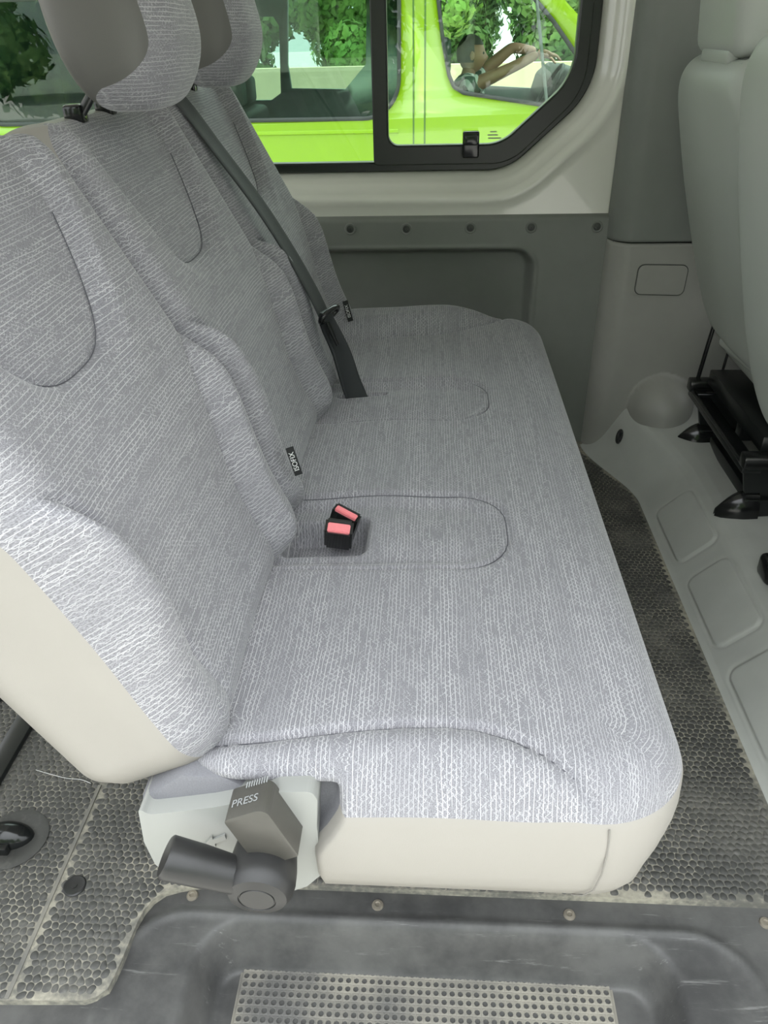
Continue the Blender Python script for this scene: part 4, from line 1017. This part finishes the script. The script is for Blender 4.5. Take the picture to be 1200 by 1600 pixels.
def person():
    yn, yf = sy - 0.19, sy + 0.19
    el_n, wr_n = at(795, 108, yn), at(842, 84, yn)
    el_f, wr_f = at(800, 74, yf), at(838, 80, yf)
    UP = 0.14; hip = np.array([0.25, sy, 0.06 + UP]); chest = np.array([0.245, sy, 0.40 + UP]); neck = np.array([0.25, sy, 0.565 + UP]); head = np.array([0.27, sy, 0.66 + UP])
    shn, shf = np.array([0.26, yn + 0.01, 0.50 + UP]), np.array([0.26, yf - 0.01, 0.50 + UP])
    V = [(hip, (0.13, 0.16)), (np.array([0.24, sy, 0.22 + UP]), (0.11, 0.145)), (chest, (0.115, 0.165)), (np.array([0.245, sy, 0.51 + UP]), (0.075, 0.10)), (neck, 0.052), (head, 0.058),
         (shn, 0.066), (shn * 0.5 + el_n * 0.5, 0.050), (el_n, 0.041), (el_n * 0.55 + wr_n * 0.45, 0.040), (wr_n, (0.024, 0.030)),
         (shf, 0.066), (shf * 0.5 + el_f * 0.5, 0.050), (el_f, 0.041), (el_f * 0.55 + wr_f * 0.45, 0.039), (wr_f, (0.024, 0.030))]
    for y, kx in ((sy - 0.10, 0), (sy + 0.10, 0)):
        V += [(np.array([0.30, y, 0.05 + UP]), 0.085), (np.array([0.68, y, 0.09 + UP]), 0.062), (np.array([0.74, y, -0.10 + UP]), 0.05)]
    E = [(0, 1), (1, 2), (2, 3), (3, 4), (4, 5), (3, 6), (6, 7), (7, 8), (8, 9), (9, 10), (3, 11), (11, 12), (12, 13), (13, 14), (14, 15), (0, 16), (16, 17), (17, 18), (0, 19), (19, 20), (20, 21)]
    b = skinned('body', V, E, 'skin', pm, 2)
    # hands: palm and five bent fingers each
    for wr, el, tipx, y in ((wr_n, el_n, at(878, 108, yn - 0.01), yn), (wr_f, el_f, at(862, 98, yf), yf)):
        d = wr - el; d /= np.linalg.norm(d); dn_ = tipx - wr; dn_ /= np.linalg.norm(dn_); side = np.array([0, 1.0, 0.15])
        d = d * 0.5 + dn_ * 0.5; d /= np.linalg.norm(d)
        palm = wr + d * 0.055; HV = [(wr, (0.024, 0.030)), (palm, (0.017, 0.038))]; HE = [(0, 1)]
        for k, (off, ln) in enumerate(((-0.030, 0.072), (-0.010, 0.084), (0.011, 0.078), (0.030, 0.060))):
            k0 = palm + d * 0.030 + side * off; k1 = k0 + (d * 0.75 + dn_ * 0.4) * ln * 0.5; k2 = k1 + (dn_ * 0.9 + np.array([0, 0, -0.35])) * ln * 0.5
            n = len(HV); HV += [(k0, 0.0095), (k1, 0.0088), (k2, 0.0070)]; HE += [(1, n), (n, n + 1), (n + 1, n + 2)]
        n = len(HV); t0 = wr + d * 0.030 - side * 0.036; t1 = t0 + d * 0.035 - side * 0.012; HV += [(t0, 0.011), (t1, 0.009)]; HE += [(0, n), (n, n + 1)]
        h = skinned('hand', HV, HE, 'skin', pm, 1)
    # head with face, ears and hair
    bm = bmesh.new(); bmesh.ops.create_uvsphere(bm, u_segments=28, v_segments=20, radius=1.0)
    hc = np.array([0.275, sy, 0.705 + UP])
    for v in bm.verts:
        x, y, z = v.co
        x2 = x * 0.098 + (0.010 if x > 0 and z < 0 else 0); y2 = y * (0.076 - 0.012 * max(0, -z)); z2 = z * 0.118
        if x > 0.7: x2 += 0.020 * math.exp(-(y / 0.18) ** 2 - ((z + 0.12) / 0.22) ** 2) - 0.008 * math.exp(-((abs(y) - 0.35) / 0.18) ** 2 - ((z - 0.08) / 0.14) ** 2)
        v.co = Vector((hc[0] + x2, hc[1] + y2, hc[2] + z2))
    keep(link('head', from_bm(bm, 'head', smooth=True), 'skin'), pm)
    bm = bmesh.new(); bmesh.ops.create_uvsphere(bm, u_segments=28, v_segments=20, radius=1.0)
    dead = [v for v in bm.verts if (v.co.x > 0.35 and v.co.z < 0.45) or v.co.z < -0.55]
    bmesh.ops.delete(bm, geom=dead, context='VERTS')
    for v in bm.verts: v.co = Vector((hc[0] - 0.008 + v.co.x * 0.106, hc[1] + v.co.y * 0.086, hc[2] + 0.008 + v.co.z * 0.124))
    keep(link('hair', from_bm(bm, 'hair', smooth=True), 'hair'), pm)
    for s in (-1, 1):
        bm = bmesh.new(); bmesh.ops.create_uvsphere(bm, u_segments=12, v_segments=8, radius=1.0)
        for v in bm.verts: v.co = Vector((hc[0] + v.co.x * 0.018, hc[1] + s * 0.084 + v.co.y * 0.008, hc[2] - 0.005 + v.co.z * 0.030))
        keep(link('ear', from_bm(bm, 'ear', smooth=True), 'skin'), pm)
        bm = bmesh.new(); bmesh.ops.create_uvsphere(bm, u_segments=10, v_segments=8, radius=0.010)
        bmesh.ops.translate(bm, verts=bm.verts, vec=(hc[0] + 0.083, hc[1] + s * 0.028, hc[2] + 0.010)); keep(link('eye', from_bm(bm, 'eye', smooth=True), 'dash_dark'), pm)
    keep(box('mouth', (hc[0] + 0.078, hc[1] - 0.022, hc[2] - 0.062), (hc[0] + 0.092, hc[1] + 0.022, hc[2] - 0.055), 'button_red', None, 0.003, 1), pm)
    # short sleeved shirt over the trunk
    SV = [(hip + np.array([0, 0, -0.02]), (0.142, 0.172)), (V[1][0], (0.124, 0.158)), (chest, (0.128, 0.178)), (V[3][0], (0.086, 0.112)),
          (shn, 0.080), (shn * 0.55 + el_n * 0.45, 0.064), (shf, 0.080), (shf * 0.55 + el_f * 0.45, 0.064)]
    skinned('shirt', SV, [(0, 1), (1, 2), (2, 3), (3, 4), (4, 5), (3, 6), (6, 7)], 'shirt', pm, 2)
    for y in (sy - 0.10, sy + 0.10):
        skinned('trouser_leg', [(np.array([0.28, y, 0.05 + UP]), 0.096), (np.array([0.68, y, 0.09 + UP]), 0.072), (np.array([0.74, y, -0.10 + UP]), 0.06)], [(0, 1), (1, 2)], 'dash_dark', pm, 1)
person()

# ---- trees, wall and stones beyond
def tree(name, label, x, y, h, rad, mat, n=2600, trunk=0.12, group='trees beyond the green van', leaf=0.12):
    root = thing(name, label, 'tree', (x, y, GZ), group)
    keep(tube('trunk', [(x, y, GZ), (x + 0.1, y, GZ + h * 0.3), (x, y, GZ + h * 0.6)], [trunk, trunk * 0.8, trunk * 0.5], 'bark', None, 10), root)
    V = []; Fc = []; cl_ = [(np.clip(rng.normal(0, rad * 0.5), -rad * 0.75, rad * 0.75), np.clip(rng.normal(0, rad * 0.45), -rad * 0.75, rad * 0.75), (0.13 + 0.82 * q / 15) * h, rng.uniform(0.45, 0.62) * rad) for q in range(16)]
    cc = np.array(cl_)[np.arange(n) % 16]; d = rng.normal(0, 1, (n, 3)); d /= np.linalg.norm(d, axis=1)[:, None]
    p = np.array([x, y, GZ]) + cc[:, :3] + d * (cc[:, 3] * rng.uniform(0.70, 1.05, n))[:, None]; p[:, 2] = np.maximum(p[:, 2], GZ + 0.35)
    a = rng.normal(0, 1, (n, 3)); a -= d * (a * d).sum(1)[:, None] * 0.6; a /= np.linalg.norm(a, axis=1)[:, None]
    b = np.cross(d, a); b /= np.linalg.norm(b, axis=1)[:, None]; s = leaf * rng.uniform(0.7, 1.3, n)[:, None]
    V = np.stack([p - a * s, p + b * s * 0.55 + d * 0.02, p + a * s, p - b * s * 0.55 + d * 0.02], 1).reshape(-1, 3)
    me = bpy.data.meshes.new('crown'); me.vertices.add(len(V)); me.vertices.foreach_set('co', V.astype(np.float32).ravel())
    me.loops.add(4 * n); me.loops.foreach_set('vertex_index', np.arange(4 * n, dtype=np.int32)); me.polygons.add(n)
    me.polygons.foreach_set('loop_start', np.arange(0, 4 * n, 4, dtype=np.int32)); me.update(calc_edges=True)
    keep(link('crown', me, mat), root)
for x, y, h, rd, mt in ((-9.6, 23, 7.5, 1.55, 'leaf_light'), (-5.3, 23, 7.0, 1.55, 'leaf_dark'), (-1.0, 23, 7.6, 1.55, 'leaf_light'), (3.3, 23, 7.2, 1.55, 'leaf_dark'), (7.6, 23, 7.8, 1.55, 'leaf_light'), (-14.0, 23, 7.2, 1.55, 'leaf_dark'), (-7.4, 28, 8.5, 1.85, 'leaf_dark'), (-3.0, 28, 8.5, 1.6, 'leaf_light'), (1.4, 28, 8.5, 1.6, 'leaf_dark'), (5.8, 28, 8.5, 1.6, 'leaf_light'), (-12.4, 28, 8.5, 1.8, 'leaf_light')):
    tree('broadleaf_tree', ('light green' if mt == 'leaf_light' else 'dark green') + ' leafy tree ' + ('right behind the garden wall' if y < 25 else 'in the back row of trees'), x, y, h, rd, mt, 16000)
for x, y, h, rd in ((-7.2, -13, 6.6, 1.85), (-1.6, -13, 6.6, 1.85), (4.0, -13, 6.6, 1.85), (9.6, -13, 6.6, 1.85), (-12.8, -13, 6.6, 1.85), (-4.4, -19, 9, 1.85), (1.2, -19, 9, 1.85), (6.8, -19, 9, 1.85), (-10, -19, 9, 1.85)):
    tree('roadside_tree', 'leafy tree standing across from the open van door', x, y, h, rd, 'leaf_dark', 6000, 0.15, 'trees across from the open door', 0.2)
gw = tag(struct(box('wall_garden', (-16, 19.5, GZ), (8, 19.8, GZ + 0.9), 'ochre_wall')), 'low ochre garden wall far beyond the green van', 'wall')
for u in (527, 541, 555):
    p = onz(u, 121, GZ + 0.15); p = CAM + (p - CAM) * (18.0 / p[1])
    bm = bmesh.new(); bmesh.ops.create_icosphere(bm, subdivisions=2, radius=0.08)
    for v in bm.verts: v.co = Vector((p[0] + v.co.x * rng.uniform(0.95, 1.05), 18.0 + v.co.y, GZ + 0.15 + max(-0.15, v.co.z * 0.85)))
    tag(link('boulder', from_bm(bm, 'boulder', smooth=True), 'pale_stone'), 'pale rounded stone by the far garden wall', 'stone', 'stones by the garden wall')
